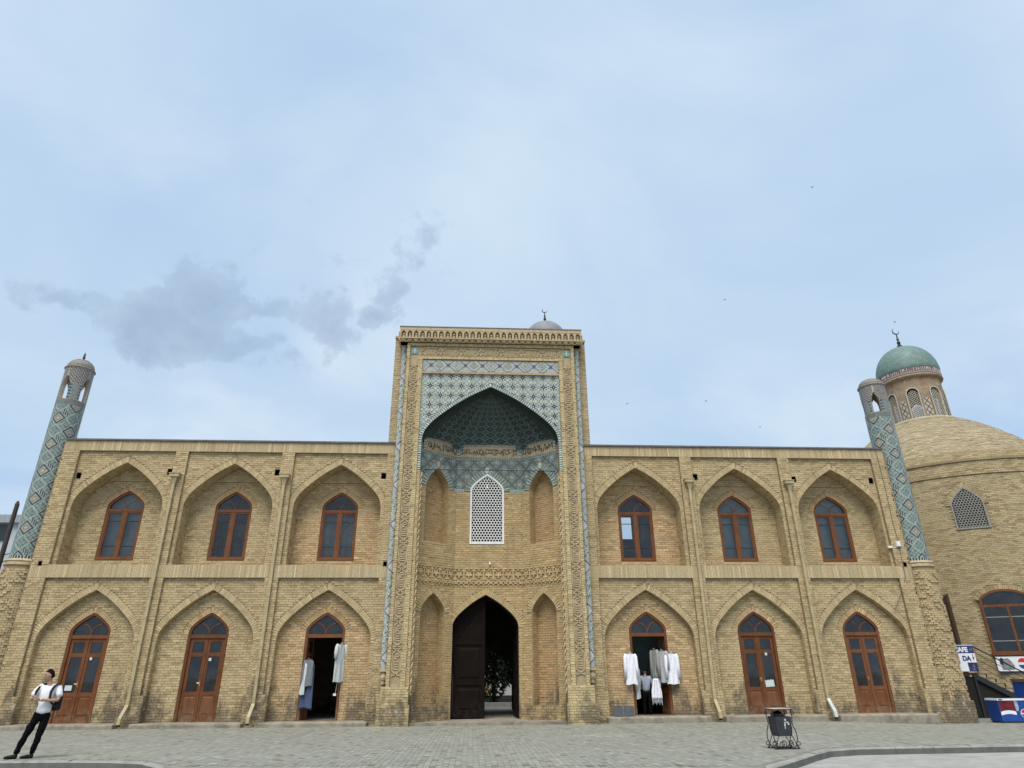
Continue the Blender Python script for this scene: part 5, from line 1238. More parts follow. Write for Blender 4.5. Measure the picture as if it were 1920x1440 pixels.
for (cx_, dy_, nm_) in ((-15.27, .34, 'first'), (11.26, .30, 'fifth'), (15.71, .27, 'sixth')):
    m_ = MB().box(cx_-.85, cx_+.85, YU+dy_, YU+dy_+.01, 6.0, 9.05).tube([(cx_-.85, YU+dy_, 6.02), (cx_+.85, YU+dy_, 6.02)], .02, 8); tag(m_.build('glass_backing', BKG), 'grey panel added inside the upper window of the '+nm_+' bay', 'glass_backing')
tag(MB().box(5.6, 8.3, 2.3, 2.4, 1.15, 4.8).build('partition', simple('dull green paint', (.10, .135, .13), .85, .15, 2)), 'dull green partition inside the doorway with white shirts', 'partition')

# ------------------------------------------------------------------ garments on hangers
def cloth(name, c1, c2=None, scale=14):
    return simple(name, c1, .9, .10, scale, obj=True, bump=.15, bscale=60)
def garment(loc, w, h, sleeve, mat, label, cat='shirt', rz=0, flare=1.12, folds=5, seed=1, opening=False, hem2=0, body_mats=None):
    """shirt or robe on a hanger; local origin at the hanger hook"""
    g = np.random.default_rng(seed); t = empty('hanging_'+cat, loc, label, cat, 'garments on hangers', rz)
    nx, nz = 28, 16; F_ = []; Bk = []
    ph = g.random(4)*6
    for j in range(nz+1):
        q = j/nz; z = -.09-h*q; hw_ = w/2*(.42+.58*min(1, q/.1)**.6)*(1+(flare-1)*q); rowf = []; rowb = []
        if q < .1: z += .02
        for i in range(nx+1):
            s_ = i/nx*2-1; th = .055*(1-abs(s_)**3)*(.6+.7*q); fo = .013*(.25+q)*math.sin(s_*folds*1.5+ph[0]+1.4*math.sin(q*2.6+ph[1])+.8*s_*s_)+.006*math.sin(s_*9+q*7+ph[3]); dip = .03*math.sin(s_*4+ph[2])*q+(-.03*s_*s_ if j == nz else 0)
            sh = .05*abs(s_)*(1-min(1, q/.14)) if q < .14 else 0
            rowf.append((s_*hw_, -th+fo, z-sh*.9+dip*.6)); rowb.append((s_*hw_, th*.8+fo*.6, z-sh*.9+dip*.6-hem2))
        F_.append(rowf); Bk.append(rowb)
    m_ = MB()
    for a, e in zip(F_[:-1], F_[1:]): m_.strip(a, e)
    for a, e in zip(Bk[:-1], Bk[1:]): m_.strip(e, a)
    m_.strip([r_[0] for r_ in F_], [r_[0] for r_ in Bk]); m_.strip([r_[-1] for r_ in Bk], [r_[-1] for r_ in F_]); m_.strip(F_[0], Bk[0])
    bo = m_.build('body', mat, t, True); bo.modifiers.new('weld', 'WELD').merge_threshold = .002
    if sleeve:
        for sx in (-1, 1):
            x = sx*w*.46; pts = [(x*.86, 0, -.13), (x*1.04, -.01, -.22), (x*1.13, -.02+.02*g.random(), -.22-sleeve*.5), (x*1.15+sx*.01, -.03, -.22-sleeve)]
            MB().tube(pts, [.05, .075, .075, .065], 10).build('sleeve', mat, t, True)
    MB().tube([(math.cos(a)*.05*.6*w/.5, -.02*math.sin(a)-.03, -.085+.02*math.sin(a)) for a in np.linspace(0, 6.28, 13)], .012, 6).build('collar', mat, t, True)
    hk = MB(); hk.tube([(-w*.38, 0, -.135), (0, 0, -.075), (w*.38, 0, -.135)], .009, 6); hk.tube([(0, 0, -.075), (0, 0, -.02), (.02, 0, .01), (.0, 0, .03), (-.02, 0, .01)], .005, 6); hk.build('hanger', M['dark'], t)
    return t
WH = cloth('white cotton', (.74, .74, .79)); GR = cloth('grey white cotton', (.50, .54, .53)); DN = cloth('dusty blue cloth', (.055, .075, .145)); GY = cloth('grey print', (.16, .17, .18)); LG = cloth('light grey lawn', (.36, .36, .37))
garment((5.90, .22, 2.45), .43, 1.14, .78, WH, 'white long-sleeved shirt hung left of the shirt doorway', seed=1)
garment((7.56, .22, 2.45), .47, 1.14, .78, WH, 'white long-sleeved shirt hung right of the shirt doorway', seed=2, rz=R(8))
garment((7.22, .32, 2.55), .42, 1.18, .6, LG, 'grey-white embroidered shirt between the doorway jamb and the right white shirt', seed=3, rz=R(-40))
garment((6.98, .55, 2.60), .40, 1.35, .9, cloth('sage linen', (.27, .27, .25)), 'dull sage robe hanging just inside the shirt doorway', 'robe', seed=4, rz=R(-65))
garment((6.20, .60, 1.95), .34, 1.15, .7, GR, 'pale shirt half hidden behind the man in the doorway', seed=6, rz=R(60))
garment((-6.72, .24, 2.30), .42, .95, .0, GY, 'grey patterned tunic hung over blue cloth at the left jamb', 'tunic', seed=7, rz=R(-12), flare=1.05)
garment((-6.70, .34, 2.22), .46, 1.62, .0, DN, 'long dusty blue dress at the left jamb of the dress doorway', 'dress', seed=8, rz=R(-18), flare=1.25, hem2=.05)
garment((-6.86, .30, 2.20), .30, 1.15, .0, GR, 'narrow pale shirt behind the blue dress', seed=9, rz=R(-50))
garment((-5.52, .26, 2.86), .48, 1.38, .42, GR, 'pale grey kaftan hung on the right jamb of the dress doorway', 'kaftan', seed=10, rz=R(52), flare=1.2)
# fringed scarf on a stand
sc = empty('fringed_scarf', (6.84, .18, 0), 'white fringed scarf hanging in front of the open doorway', 'scarf')
m_ = MB(); n = 24; rows = []
for j in range(13):
    q = j/12; rows.append([((i/n-.5)*(.20+.20*min(1, q*1.6)), .03*math.sin(i*.9+q)+.02*math.sin(i*2.1), 1.42-.72*q) for i in range(n+1)])
for a, e in zip(rows[:-1], rows[1:]): m_.strip(a, e)
o = m_.build('cloth', WH, sc, True); o.modifiers.new('weld', 'WELD').merge_threshold = .002; so = o.modifiers.new('solid', 'SOLIDIFY'); so.thickness = .01
for i in range(9):
    x = -.18+i*.045; MB().tube([(x, .02, .71), (x+.004, .01, .62), (x+.008*math.sin(i), .015, .55-.06*(i % 3 == 0)-.08*(i == 8))], [.012, .009, .006], 6).build('fringe', WH, sc)
MB().tube([(-.09, 0, 1.43), (0, 0, 1.50), (.09, 0, 1.43)], .01, 6).tube([(0, 0, 1.5), (0, 0, 1.56)], .007, 6).build('hanger', M['dark'], sc)
# white price tag on a string, left doorway
tg = MB().tube([(-5.55, .2, 1.42), (-5.58, .2, .98)], .006, 5).box(-5.66, -5.55, .19, .21, .91, .99); tag(tg.build('price_tag', M['white']), 'white tag on a string under the pale kaftan', 'tag')
# two grey slabs leaning by the right doorway
SLB = simple('grey slate', (.07, .08, .092), .6, .2, 6)
for x0, x1, lab in ((5.03, 5.40, 'left of the two grey slabs leaning by the shirt doorway'), (5.43, 5.83, 'right of the two grey slabs leaning by the shirt doorway')):
    m_ = MB(); m_.box(x0, x1, -.02, .015, .0, .34); tmesh(m_, Matrix.Translation((0, -.14, .12)) @ Matrix.Rotation(R(-9), 4, 'X')); tag(m_.build('slab', SLB), lab, 'slab', 'grey slabs')

# ------------------------------------------------------------------ people
SKIN = simple('skin', (.36, .20, .135), .55, .08, 12, obj=True); HAIR = simple('dark hair', (.007, .006, .005), .9, .3, 30, obj=True, spec=.1)
def skin(name, verts, edges, mat, parent, sub=2, root=0):
    me = bpy.data.meshes.new(name); me.from_pydata([v[:3] for v in verts], edges, []); o = finish(name, me, mat, parent)
    md = o.modifiers.new('skin', 'SKIN'); md.use_smooth_shade = True
    if not me.skin_vertices: bpy.context.view_layer.update()
    d = me.skin_vertices[0].data
    for i, v in enumerate(verts):
        d[i].radius = (v[3], v[4] if len(v) > 4 else v[3]); d[i].use_root = (i == root)
    s_ = o.modifiers.new('sub', 'SUBSURF'); s_.levels = sub; s_.render_levels = sub; return o
def head(parent, c, r, face, hair=True, label=None):
    """head with brow, nose, mouth, ears and short hair; face = unit direction it looks"""
    f = Vector(face).normalized(); up_ = Vector((0, 0, 1)); s_ = f.cross(up_).normalized(); u_ = s_.cross(f)
    bm = bmesh.new(); bmesh.ops.create_uvsphere(bm, u_segments=28, v_segments=20, radius=1)
    for v in bm.verts:
        x, y, z = v.co; w = 1-.22*max(0, -z)**1.3; yy = y
        if y > 0:
            yy = y*.96
            yy += .16*math.exp(-((x/.16)**2+((z+.10)/.2)**2))                   # nose
            yy -= .07*math.exp(-(((abs(x)-.36)/.16)**2+((z-.08)/.12)**2))       # eye sockets
            yy += .04*math.exp(-((x/.3)**2+((z+.45)/.07)**2)); yy += .08*math.exp(-((x/.3)**2+((z+.82)/.16)**2))
        v.co = s_*(x*.76*w*r)+f*(yy*.92*r*(1-.12*max(0, -z)))+u_*(z*1.18*r)+Vector(c)
    me = bpy.data.meshes.new('head'); bm.to_mesh(me); bm.free(); ho = finish('head', me, SKIN, parent, True)
    for sx in (-1, 1):
        e = MB(); ec = Vector(c)+s_*sx*.74*r-f*.05*r; e.lathe([(.0, -.10), (.12, -.06), (.13, .08), (.05, .16), (0, .17)], (0, 0, 0), 8); e.v = [tuple(ec+s_*(p[0]*r*.6)+f*(p[1]*r*1.3)+u_*(p[2]*r*1.5)) for p in e.v]; e.build('ear', SKIN, ho, True)
        y_ = MB(); yc = Vector(c)+s_*sx*.28*r+f*.80*r+u_*.10*r; y_.lathe([(0, -.05), (.06, 0), (0, .05)], (0, 0, 0), 8); y_.v = [tuple(yc+s_*p[0]*r*1.2+f*p[1]*r*.5+u_*p[2]*r*.8) for p in y_.v]; y_.build('eye', HAIR, ho)
        MB().bar(Vector(c)+s_*sx*.14*r+f*.86*r+u_*.26*r, Vector(c)+s_*sx*.46*r+f*.74*r+u_*.27*r, .05*r, .07*r, up=tuple(f)).build('eyebrow', HAIR, ho)
    MB().bar(Vector(c)-s_*.2*r+f*.86*r-u_*.5*r, Vector(c)+s_*.2*r+f*.86*r-u_*.5*r, .06*r, .06*r, up=tuple(f)).build('mouth', simple('lips', (.24, .09, .075), .5, 0), ho)
    bm = bmesh.new(); bmesh.ops.create_uvsphere(bm, u_segments=28, v_segments=18, radius=1)
    for v in list(bm.verts):
        if v.co.z < (.62*v.co.y+.12 if v.co.y > -.05 else -.38): bm.verts.remove(v)
    for v in bm.verts:
        x, y, z = v.co; k = 1.03+.03*math.sin(x*17+z*11)+.02*math.sin(y*23); v.co = s_*(x*.78*r*k)+f*(y*.93*r*k)+u_*(z*1.2*r*k*(1.02))+Vector(c)
    me = bpy.data.meshes.new('hair'); bm.to_mesh(me); bm.free(); hr = finish('hair', me, HAIR, parent, True); so = hr.modifiers.new('solid', 'SOLIDIFY'); so.thickness = .012
    return ho
def hand(parent, w, d, side, r=.011):
    """palm with four fingers and a thumb, curled; w = wrist, d = direction of the fingers, side = thumb side"""
    w = Vector(w); d = Vector(d).normalized(); s_ = Vector(side); s_ = (s_-s_.dot(d)*d).normalized(); n = d.cross(s_)
    V = [(*w, .026), (*(w+d*.045), .030), (*(w+d*.085), .028)]; E_ = [(0, 1), (1, 2)]
    for k, (o_, L_) in enumerate(((-.028, .055), (-.009, .068), (.010, .072), (.028, .064))):
        b0 = w+d*.092+s_*o_; i = len(V); V += [(*b0, r), (*(b0+d*L_*.5-n*.012), r*.95), (*(b0+d*L_*.8-n*.035), r*.85)]; E_ += [(2, i), (i, i+1), (i+1, i+2)]
    i = len(V); b0 = w+d*.03+s_*.035; V += [(*b0, r*1.15), (*(b0+d*.03+s_*.02-n*.01), r), (*(b0+d*.06+s_*.015-n*.025), r*.9)]; E_ += [(1, i), (i, i+1), (i+1, i+2)]
    return skin('hand', V, E_, SKIN, parent, 1)
# standing man at the left
per = empty('person', (-10.0, -11.05, PZ(-10, -11.05)), 'man in white T-shirt and black trousers standing by the kerb with hands joined', 'person')
TS = simple('white T-shirt', (.68, .68, .69), .9, .06, 9, obj=True, bump=.25, bscale=9); TR = simple('black trousers', (.004, .004, .005), .95, .3, 12, obj=True, spec=.1, bump=.3, bscale=9); SH = simple('black shoes', (.006, .006, .006), .7, .2, 20, obj=True, spec=.2)
pel = (.16, .02, .93); ch = (.19, .03, 1.28); nk = (.16, .0, 1.47)
sL = (-.02, -.05, 1.405); sR = (.37, .07, 1.385); eL = (-.09, -.13, 1.17); eR = (.44, -.03, 1.13); wL = (.02, -.24, 1.16); wR = (.15, -.25, 1.15)
skin('body', [(*pel, .12), (.18, .02, 1.1, .11), (*ch, .125), (*nk, .055), (.14, -.02, 1.56, .05), (*sL, .052), (*eL, .042), (*wL, .028), (*sR, .052), (*eR, .042), (*wR, .028)],
     [(0, 1), (1, 2), (2, 3), (3, 4), (2, 5), (5, 6), (6, 7), (2, 8), (8, 9), (9, 10)], SKIN, per)
head(per, (.125, -.035, 1.635), .108, (-.72, -.68, -.10))
hand(per, wL, (.8, -.3, .0), (0, -.2, 1)); hand(per, wR, (-.85, -.25, .06), (0, -.2, 1))
skin('t_shirt', [(.15, .02, .85, .185, .145), (.165, .02, .97, .175, .14), (.18, .02, 1.12, .17, .14), (*ch, .18, .14), (.17, .015, 1.41, .105, .10), (.155, 0, 1.455, .072), (.03, -.03, 1.40, .088), (-.055, -.085, 1.28, .082), (-.075, -.11, 1.20, .074), (.34, .06, 1.385, .088), (.405, .03, 1.27, .082), (.425, .005, 1.19, .074)],
     [(0, 1), (1, 2), (2, 3), (3, 4), (4, 5), (3, 6), (6, 7), (7, 8), (3, 9), (9, 10), (10, 11)], TS, per)
aL = (-.17, -.02, .085); aR = (.12, .05, .085)
skin('trousers', [(.16, .02, .95, .145, .12), (.15, .02, .86, .14, .12), (.06, .0, .80, .098), (-.06, -.02, .46, .072), (-.13, -.02, .24, .06), (*aL, .058), (.23, .05, .79, .098), (.185, .03, .45, .072), (.15, .04, .24, .062), (*aR, .06)],
     [(0, 1), (1, 2), (2, 3), (3, 4), (4, 5), (1, 6), (6, 7), (7, 8), (8, 9)], TR, per)
for a, d in ((aL, (-.93, -.35)), (aR, (-.88, -.45))):
    f = Vector((d[0], d[1], 0)); c = Vector((a[0], a[1], 0)); skin('shoe', [(*(c-f*.05+Vector((0, 0, .05))), .05, .05), (*(c+f*.06+Vector((0, 0, .045))), .048, .045), (*(c+f*.15+Vector((0, 0, .036))), .045, .034), (*(c+f*.21+Vector((0, 0, .03))), .028, .024)], [(0, 1), (1, 2), (2, 3)], SH, per, 2)
MB().lathe([(.034, -.014), (.038, -.01), (.038, .01), (.034, .014)], (0, 0, 0), 14).build('watch', M['white'], per)
wo = [c for c in per.children if c.name.startswith('watch')][0]; wo.location = (.20, -.215, 1.148); wo.rotation_euler = (0, R(90), R(-30))
bp = empty('backpack', per.location, 'black backpack worn by the man in the white T-shirt', 'backpack')
m_ = MB(); m_.box(-.12, .12, 0, .14, -.24, .18); o = tmesh(m_, Matrix.Translation((.24, .17, 1.16)) @ Matrix.Rotation(R(-24), 4, 'Z')).build('bag', M['black'], bp); bv = o.modifiers.new('bevel', 'BEVEL'); bv.width = .05; bv.segments = 4
def strap(pts):
    P = chaikin([(p[0], p[1]) for p in pts], 2); P3 = [p for p in pts]
    A = np.array(P3, float); d = np.r_[0, np.cumsum(np.linalg.norm(np.diff(A, axis=0), axis=1))]; t = np.linspace(0, d[-1], 14); Q = np.stack([np.interp(t, d, A[:, k]) for k in range(3)], 1); m_ = MB()
    for a, e in zip(Q[:-1], Q[1:]): m_.bar(a, e, .05, .022, up=(-.3, -.95, .1))
    m_.build('strap', M['black'], bp)
strap([(.33, .16, 1.40), (.345, .04, 1.475), (.31, -.07, 1.42), (.295, -.125, 1.30), (.31, -.13, 1.16), (.36, -.05, 1.05), (.38, .10, .98)])
strap([(.10, .16, 1.42), (.05, .02, 1.475), (.03, -.10, 1.42), (.0, -.145, 1.33), (-.02, -.15, 1.25)])
MB().box(.27, .36, .08, .2, .92, 1.04).build('side_pocket', M['black'], bp)
wr = bpy.data.textures.new('wrinkles', 'CLOUDS'); wr.noise_scale = .09; wr.noise_depth = 2
for c in per.children:
    if c.name.split('.')[0] in ('t_shirt', 'trousers'):
        dm_ = c.modifiers.new('wrinkles', 'DISPLACE'); dm_.texture = wr; dm_.strength = .045; dm_.mid_level = .5; dm_.texture_coords = 'LOCAL'
# man in the doorway, seen from behind
p2 = empty('person', (6.58, .78, .05), 'man in a grey shirt seen from behind inside the shirt doorway', 'person')
SHT = simple('grey striped shirt', (.29, .32, .39), .9, .1, 10, obj=True, bump=.3, bscale=10)
skin('body', [(0, 0, .95, .12), (0, 0, 1.25, .13), (0, 0, 1.47, .055), (0, 0, 1.56, .05), (-.19, 0, 1.40, .05), (-.25, .03, 1.13, .042), (-.2, .2, 1.05, .03), (.19, 0, 1.40, .05), (.27, .0, 1.14, .042), (.26, .2, 1.06, .03)], [(0, 1), (1, 2), (2, 3), (1, 4), (4, 5), (5, 6), (1, 7), (7, 8), (8, 9)], SKIN, p2)
skin('shirt', [(0, 0, .88, .18, .14), (0, 0, 1.05, .165, .135), (0, 0, 1.28, .18, .14), (0, 0, 1.43, .09), (-.18, 0, 1.40, .09), (-.245, .02, 1.22, .085), (-.26, .04, 1.14, .08), (.18, 0, 1.40, .09), (.255, .0, 1.22, .085), (.275, .02, 1.14, .08)], [(0, 1), (1, 2), (2, 3), (2, 4), (4, 5), (5, 6), (2, 7), (7, 8), (8, 9)], SHT, p2)
skin('trousers', [(0, 0, .94, .15), (0, 0, .86, .14), (-.1, 0, .78, .095), (-.11, 0, .45, .075), (-.12, 0, .08, .065), (.1, 0, .78, .095), (.11, 0, .45, .075), (.12, 0, .08, .065)], [(0, 1), (1, 2), (2, 3), (3, 4), (1, 5), (5, 6), (6, 7)], TR, p2)
head(p2, (.0, .02, 1.67), .105, (.15, 1, -.15)); hand(p2, (-.2, .2, 1.05), (.4, .8, 0), (0, 0, 1)); hand(p2, (.26, .2, 1.06), (-.2, .9, 0), (0, 0, 1))
for sx in (-1, 1): skin('shoe', [(sx*.12, -.04, .04, .045), (sx*.12, .1, .04, .045), (sx*.12, .2, .03, .03)], [(0, 1), (1, 2)], SH, p2)

# ------------------------------------------------------------------ litter bin on a scrolled stand
lb = empty('litter_bin', (6.72, -11.12, PZ(6.7, -11.1)), 'dark grey litter bin with flat canopy on a scrolled iron stand', 'litter bin', rz=R(6))
BIN = simple('dark grey bin', (.032, .035, .040), .55, .25, 8, obj=True, stain=[((.10, .09, .08), 6, .55, .7, .5, 2)])
m_ = MB(); t0, t1 = .17, .205; b0 = .26; b1 = .66
V = [(-t0, -.14, b0), (t0, -.14, b0), (t0, .14, b0), (-t0, .14, b0), (-t1, -.17, b1), (t1, -.17, b1), (t1, .17, b1), (-t1, .17, b1), (-t1+.015, -.155, b1), (t1-.015, -.155, b1), (t1-.015, .155, b1), (-t1+.015, .155, b1), (-t0+.02, -.12, b0+.15), (t0-.02, -.12, b0+.15), (t0-.02, .12, b0+.15), (-t0+.02, .12, b0+.15)]
m_.add(V, [(0, 3, 2, 1), (0, 1, 5, 4), (1, 2, 6, 5), (2, 3, 7, 6), (3, 0, 4, 7), (4, 5, 9, 8), (5, 6, 10, 9), (6, 7, 11, 10), (7, 4, 8, 11), (8, 9, 13, 12), (9, 10, 14, 13), (10, 11, 15, 14), (11, 8, 12, 15), (12, 13, 14, 15)]); o = m_.build('bucket', BIN, lb); bv = o.modifiers.new('bevel', 'BEVEL'); bv.width = .012; bv.segments = 2
m_ = MB(); m_.box(-.25, .24, -.2, .2, .80, .82, 0); m_.box(-.24, .23, -.19, .19, .82, .828, 1); m_.build('canopy', [simple('rusty canopy', (.07, .035, .03), .7, .3, 9), simple('pale canopy top', (.42, .42, .40), .7, .15, 9)], lb)  # upper sheet of the canopy paler than the plate below
bm = bmesh.new(); bmesh.ops.create_icosphere(bm, subdivisions=3, radius=1)
for v in bm.verts: v.co = Vector((v.co.x*.15*(1+.15*math.sin(v.co.z*9)), v.co.y*.13*(1+.2*math.sin(v.co.x*8)), v.co.z*.09*(1+.25*math.sin(v.co.x*7+v.co.y*9))))+Vector((-.04, 0, .68))
me = bpy.data.meshes.new('rubbish_bag'); bm.to_mesh(me); bm.free(); o = finish('rubbish_bag', me, simple('black plastic bag', (.006, .006, .007), .3, .1), None, True)
o.location = lb.location; tag(o, 'black plastic bag bulging out of the litter bin', 'bag')
def spiral(c, r0, turns, start, sgn, y, n=26): return [(c[0]+r0*(1-.8*t)*math.cos(start+sgn*turns*2*math.pi*t), y, c[1]+r0*(1-.8*t)*math.sin(start+sgn*turns*2*math.pi*t)) for t in np.linspace(0, 1, n)]
for y in (-.15, .15):
    f = MB()
    for sx in (-1, 1):
        f.tube([(sx*.22, y, .80), (sx*.235, y, .66), (sx*.21, y, .50), (sx*.27, y, .36), (sx*.29, y, .22), (sx*.24, y, .08), (sx*.17, y, .01)], .011, 6)
        f.tube(spiral((sx*.10, .09), .085, 1.2, R(-90), sx, y), .009, 6); f.tube(spiral((sx*.30, .10), .075, 1.2, R(-90), -sx, y), .009, 6); f.tube(spiral((sx*.245, .73), .05, 1.2, R(90), -sx, y), .008, 6)
        f.tube([(sx*.19, y, .45), (sx*.16, y, .27), (sx*.26, y, .08), (sx*.30, y, .022)], .009, 6)
    f.build('scroll_frame', M['dark'], lb)
MB().bar((-.3, -.16, .012), (.3, -.16, .012), .035, .02, up=(0, 0, 1)).bar((-.3, .16, .012), (.3, .16, .012), .035, .02, up=(0, 0, 1)).bar((-.2, -.16, .012), (-.2, .16, .012), .03, .02, up=(0, 0, 1)).bar((.2, -.16, .012), (.2, .16, .012), .03, .02, up=(0, 0, 1)).build('foot_rails', M['dark'], lb)
pg = MB(); tl = Matrix.Translation((0, -.163, 0)) @ Matrix.Rotation(R(-4.5), 4, 'X')
for (x0, x1, z0, z1) in ((.015, .06, .575, .615), (.005, .04, .47, .55), (.005, .115, .53, .555), (.09, .135, .49, .525), (.01, .03, .41, .47)): pg.box(x0, x1, -.003+.028*0, .0, z0, z1)
pg.v = [(p[0], p[1]-.142-.03*((p[2]-b0)/(b1-b0))-.003+.0, p[2]) for p in pg.v]
pg.build('pictogram', simple('worn white sticker', (.5, .5, .48), .7, .2, 14), lb)

# ------------------------------------------------------------------ stair, banner, poster and drinks coolers by the domed building
def gz(x, y): return PZ(x, y)
SY0, SY1 = 2.7, 3.9; STL = dict(x0=21.9, z0=1.52, x1=25.2, z1=-.22)
st = empty('metal_stair', (23.5, SY0, -.25), 'black metal outdoor stair climbing left to the domed building', 'stair')
inv = Matrix.Translation((-23.5, -SY0, .25))
def sp_(o): o.parent = st; o.matrix_parent_inverse = inv; return o
for y in (SY0, SY1): sp_(MB().bar((21.85, y, 1.38), (25.3, y, -.42), .22, .04, up=(0, -1, 0)).build('stringer', M['dark']))
nst = 9
for k in range(nst):
    x = 21.95+k*.375; z = 1.50-k*.195; sp_(MB().box(x, x+.42, SY0, SY1, z-.025, z).box(x+.38, x+.42, SY0-.01, SY0+.03, z-.16, z).build('tread', M['dark']))
sp_(MB().box(20.5, 21.95, SY0, SY1+1.2, 1.46, 1.54).build('landing', M['dark']))
for (x, y) in ((20.6, SY0+.05), (21.8, SY0+.05), (21.8, SY1)): sp_(MB().box(x-.05, x+.05, y-.05, y+.05, -.4, 1.46).build('post', M['dark']))
sp_(MB().slab([(20.3, -.4), (25.2, -.4), (22.0, 1.36), (20.3, 1.46)], [], lambda u, v, w=0: (u, SY0+.08+w, v), .04).build('under_stair_shade', M['void']))  # dark sheet added to stand for the shade under the stair
rz_ = lambda x, dz_: 1.54-(x-21.95)*.52+dz_
sp_(MB().tube([(20.6, SY0, 2.66), (22.0, SY0, 2.66), (25.1, SY0, 2.66-(25.1-22)*.535)], .03, 8).build('handrail', M['dark']))
for dz_ in (.28, .55, .82): sp_(MB().tube([(22.0, SY0, 1.54+dz_+.05), (25.1, SY0, 1.54+dz_+.05-(25.1-22)*.535)], .012, 6).build('rail_wire', M['dark']))
for x in (22.0, 24.1, 25.1): sp_(MB().tube([(x, SY0, 1.5-(x-22)*.535), (x, SY0, 2.66-(x-22)*.535)], .02, 6).build('baluster', M['dark']))
def text(s_, size, loc, mat, parent, name='lettering', rot=(R(90), 0, 0), ext=.004, bold=True):
    cu = bpy.data.curves.new(name, 'FONT'); cu.body = s_; cu.size = size; cu.extrude = ext; cu.offset = .012*size/.25 if bold else 0
    tmp = bpy.data.objects.new('tmp', cu); COL.objects.link(tmp); dg = bpy.context.evaluated_depsgraph_get(); me = bpy.data.meshes.new_from_object(tmp.evaluated_get(dg)); bpy.data.objects.remove(tmp)
    o = finish(name, me, mat, parent); o.location = loc; o.rotation_euler = rot; return o
NB_ = simple('navy print', (.018, .032, .15), .45, .1, 3); WP = simple('white print', (.74, .75, .77), .45, .05, 3); RP = simple('red print', (.50, .03, .035), .45, .1, 3); BP = simple('blue print', (.012, .055, .23), .4, .25, 2); DP = simple('dark violet photo print', (.03, .03, .085), .45, .6, 6)
bn_ = empty('banner', (21.6, SY0-.06, 1.6), 'blue and white cafe banner on the stair railing', 'banner')
yb = -.012
MB().box(-.75, .42, -.008, .008, .74, 1.06).build('blue_field', NB_, bn_); MB().box(-.75, .42, -.008, .008, .36, .738).build('white_field', WP, bn_); MB().box(-.75, -.02, -.008, .008, .0, .358).build('white_field', WP, bn_); MB().box(-.018, .42, -.008, .008, .0, .358).build('photo_print', DP, bn_); MB().box(-.75, .42, -.012, .012, 1.06, 1.085).build('top_hem', WP, bn_)
text('CAFE', .27, (-.50, yb, .80), WP, bn_); text('DA', .27, (-.20, yb, .44), NB_, bn_)
MB().box(.29, .33, -.014, -.009, .56, .70).add([(.25, -.014, .57), (.37, -.014, .57), (.31, -.014, .45)], [(0, 2, 1)]).build('arrow', RP, bn_)
m_ = MB(); m_.lathe([(.07, -.003), (.07, .003)], (0, 0, 0), 14); 
for k in range(6): m_.bar((.30+.07*math.cos(k*1.05), -.011, .90+.07*math.sin(k*1.05)), (.30-.03*math.cos(k*1.05+.6), -.011, .90-.03*math.sin(k*1.05+.6)), .018, .006)
m_.v = m_.v[28:]; m_.f = [tuple(i-28 for i in f) for f in m_.f[14:]]; m_.mi = m_.mi[14:]; m_.c = m_.c[14:]; m_.build('emblem', simple('pale emblem', (.3, .34, .5), .5), bn_)
MB().slab([(.16, .05), (.28, .05), (.25, .14), (.29, .22), (.24, .30), (.20, .22), (.22, .14)], [], lambda u, v, w=0: (u, -.013+w, v), .004).build('photo_figure', simple('violet print', (.14, .10, .30), .5, .3, 12), bn_)
def globe(loc, r, parent, rot=0, sx=1.0):
    """tri-colour globe emblem: red cap, white wave, blue bowl, white rim"""
    t = []
    y = 0
    def arc(a0, a1, n=14, rad=r*.9): return [(rad*math.cos(a0+(a1-a0)*k/n)*sx, rad*math.sin(a0+(a1-a0)*k/n)) for k in range(n+1)]
    rim = MB().poly([(r*math.cos(a)*sx, r*math.sin(a)) for a in np.linspace(0, 2*math.pi, 29)[:-1]], [], lambda u, v: (u, -.001, v)); 
    top = arc(R(8), R(172))+[(x*r*.9*sx, r*(.13+.10*math.sin(x*3))) for x in np.linspace(-.98, .98, 10)]
    bot = arc(R(188), R(352))+[(x*r*.9*sx, r*(-.13+.10*math.sin(x*3))) for x in np.linspace(.98, -.98, 10)]
    o1 = rim.build('emblem_rim', WP, parent); o2 = MB().poly(top, [], lambda u, v: (u, -.004, v)).build('emblem_red', RP, parent); o3 = MB().poly(bot, [], lambda u, v: (u, -.004, v)).build('emblem_blue', BP, parent)
    for o in (o1, o2, o3): o.location = loc; o.rotation_euler = (0, rot, 0)
# chest cooler
cx0 = 20.22; cyl_ = -.35; cz = gz(19.9, -.35)
co = empty('chest_cooler', (cx0, cyl_, cz), 'blue chest cooler with red white and blue emblem and white lid rim', 'cooler')
W_, Hh, D_ = 1.55, .86, .65
o = MB().box(0, W_, 0, D_, .04, Hh-.07).build('cabinet', BP, co); bv = o.modifiers.new('bevel', 'BEVEL'); bv.width = .015; bv.segments = 2
MB().box(-.015, W_+.015, -.015, D_+.015, Hh-.07, Hh).build('lid_rim', WP, co); MB().box(.1, .72, .03, D_-.03, Hh, Hh+.012).box(.78, W_-.1, .03, D_-.03, Hh, Hh+.012).build('sliding_lid', M['glass'], co)
MB().box(.04, W_-.04, .02, D_-.02, 0, .04).build('plinth', M['dark'], co); MB().box(.03, .2, -.02, -.012, Hh-.055, Hh-.02).build('lid_badge', M['dark'], co)
def pan(pts, mat, nm, y=-.003): return MB().poly(pts, [], lambda u, v: (u, y, v)).build(nm, mat, co)
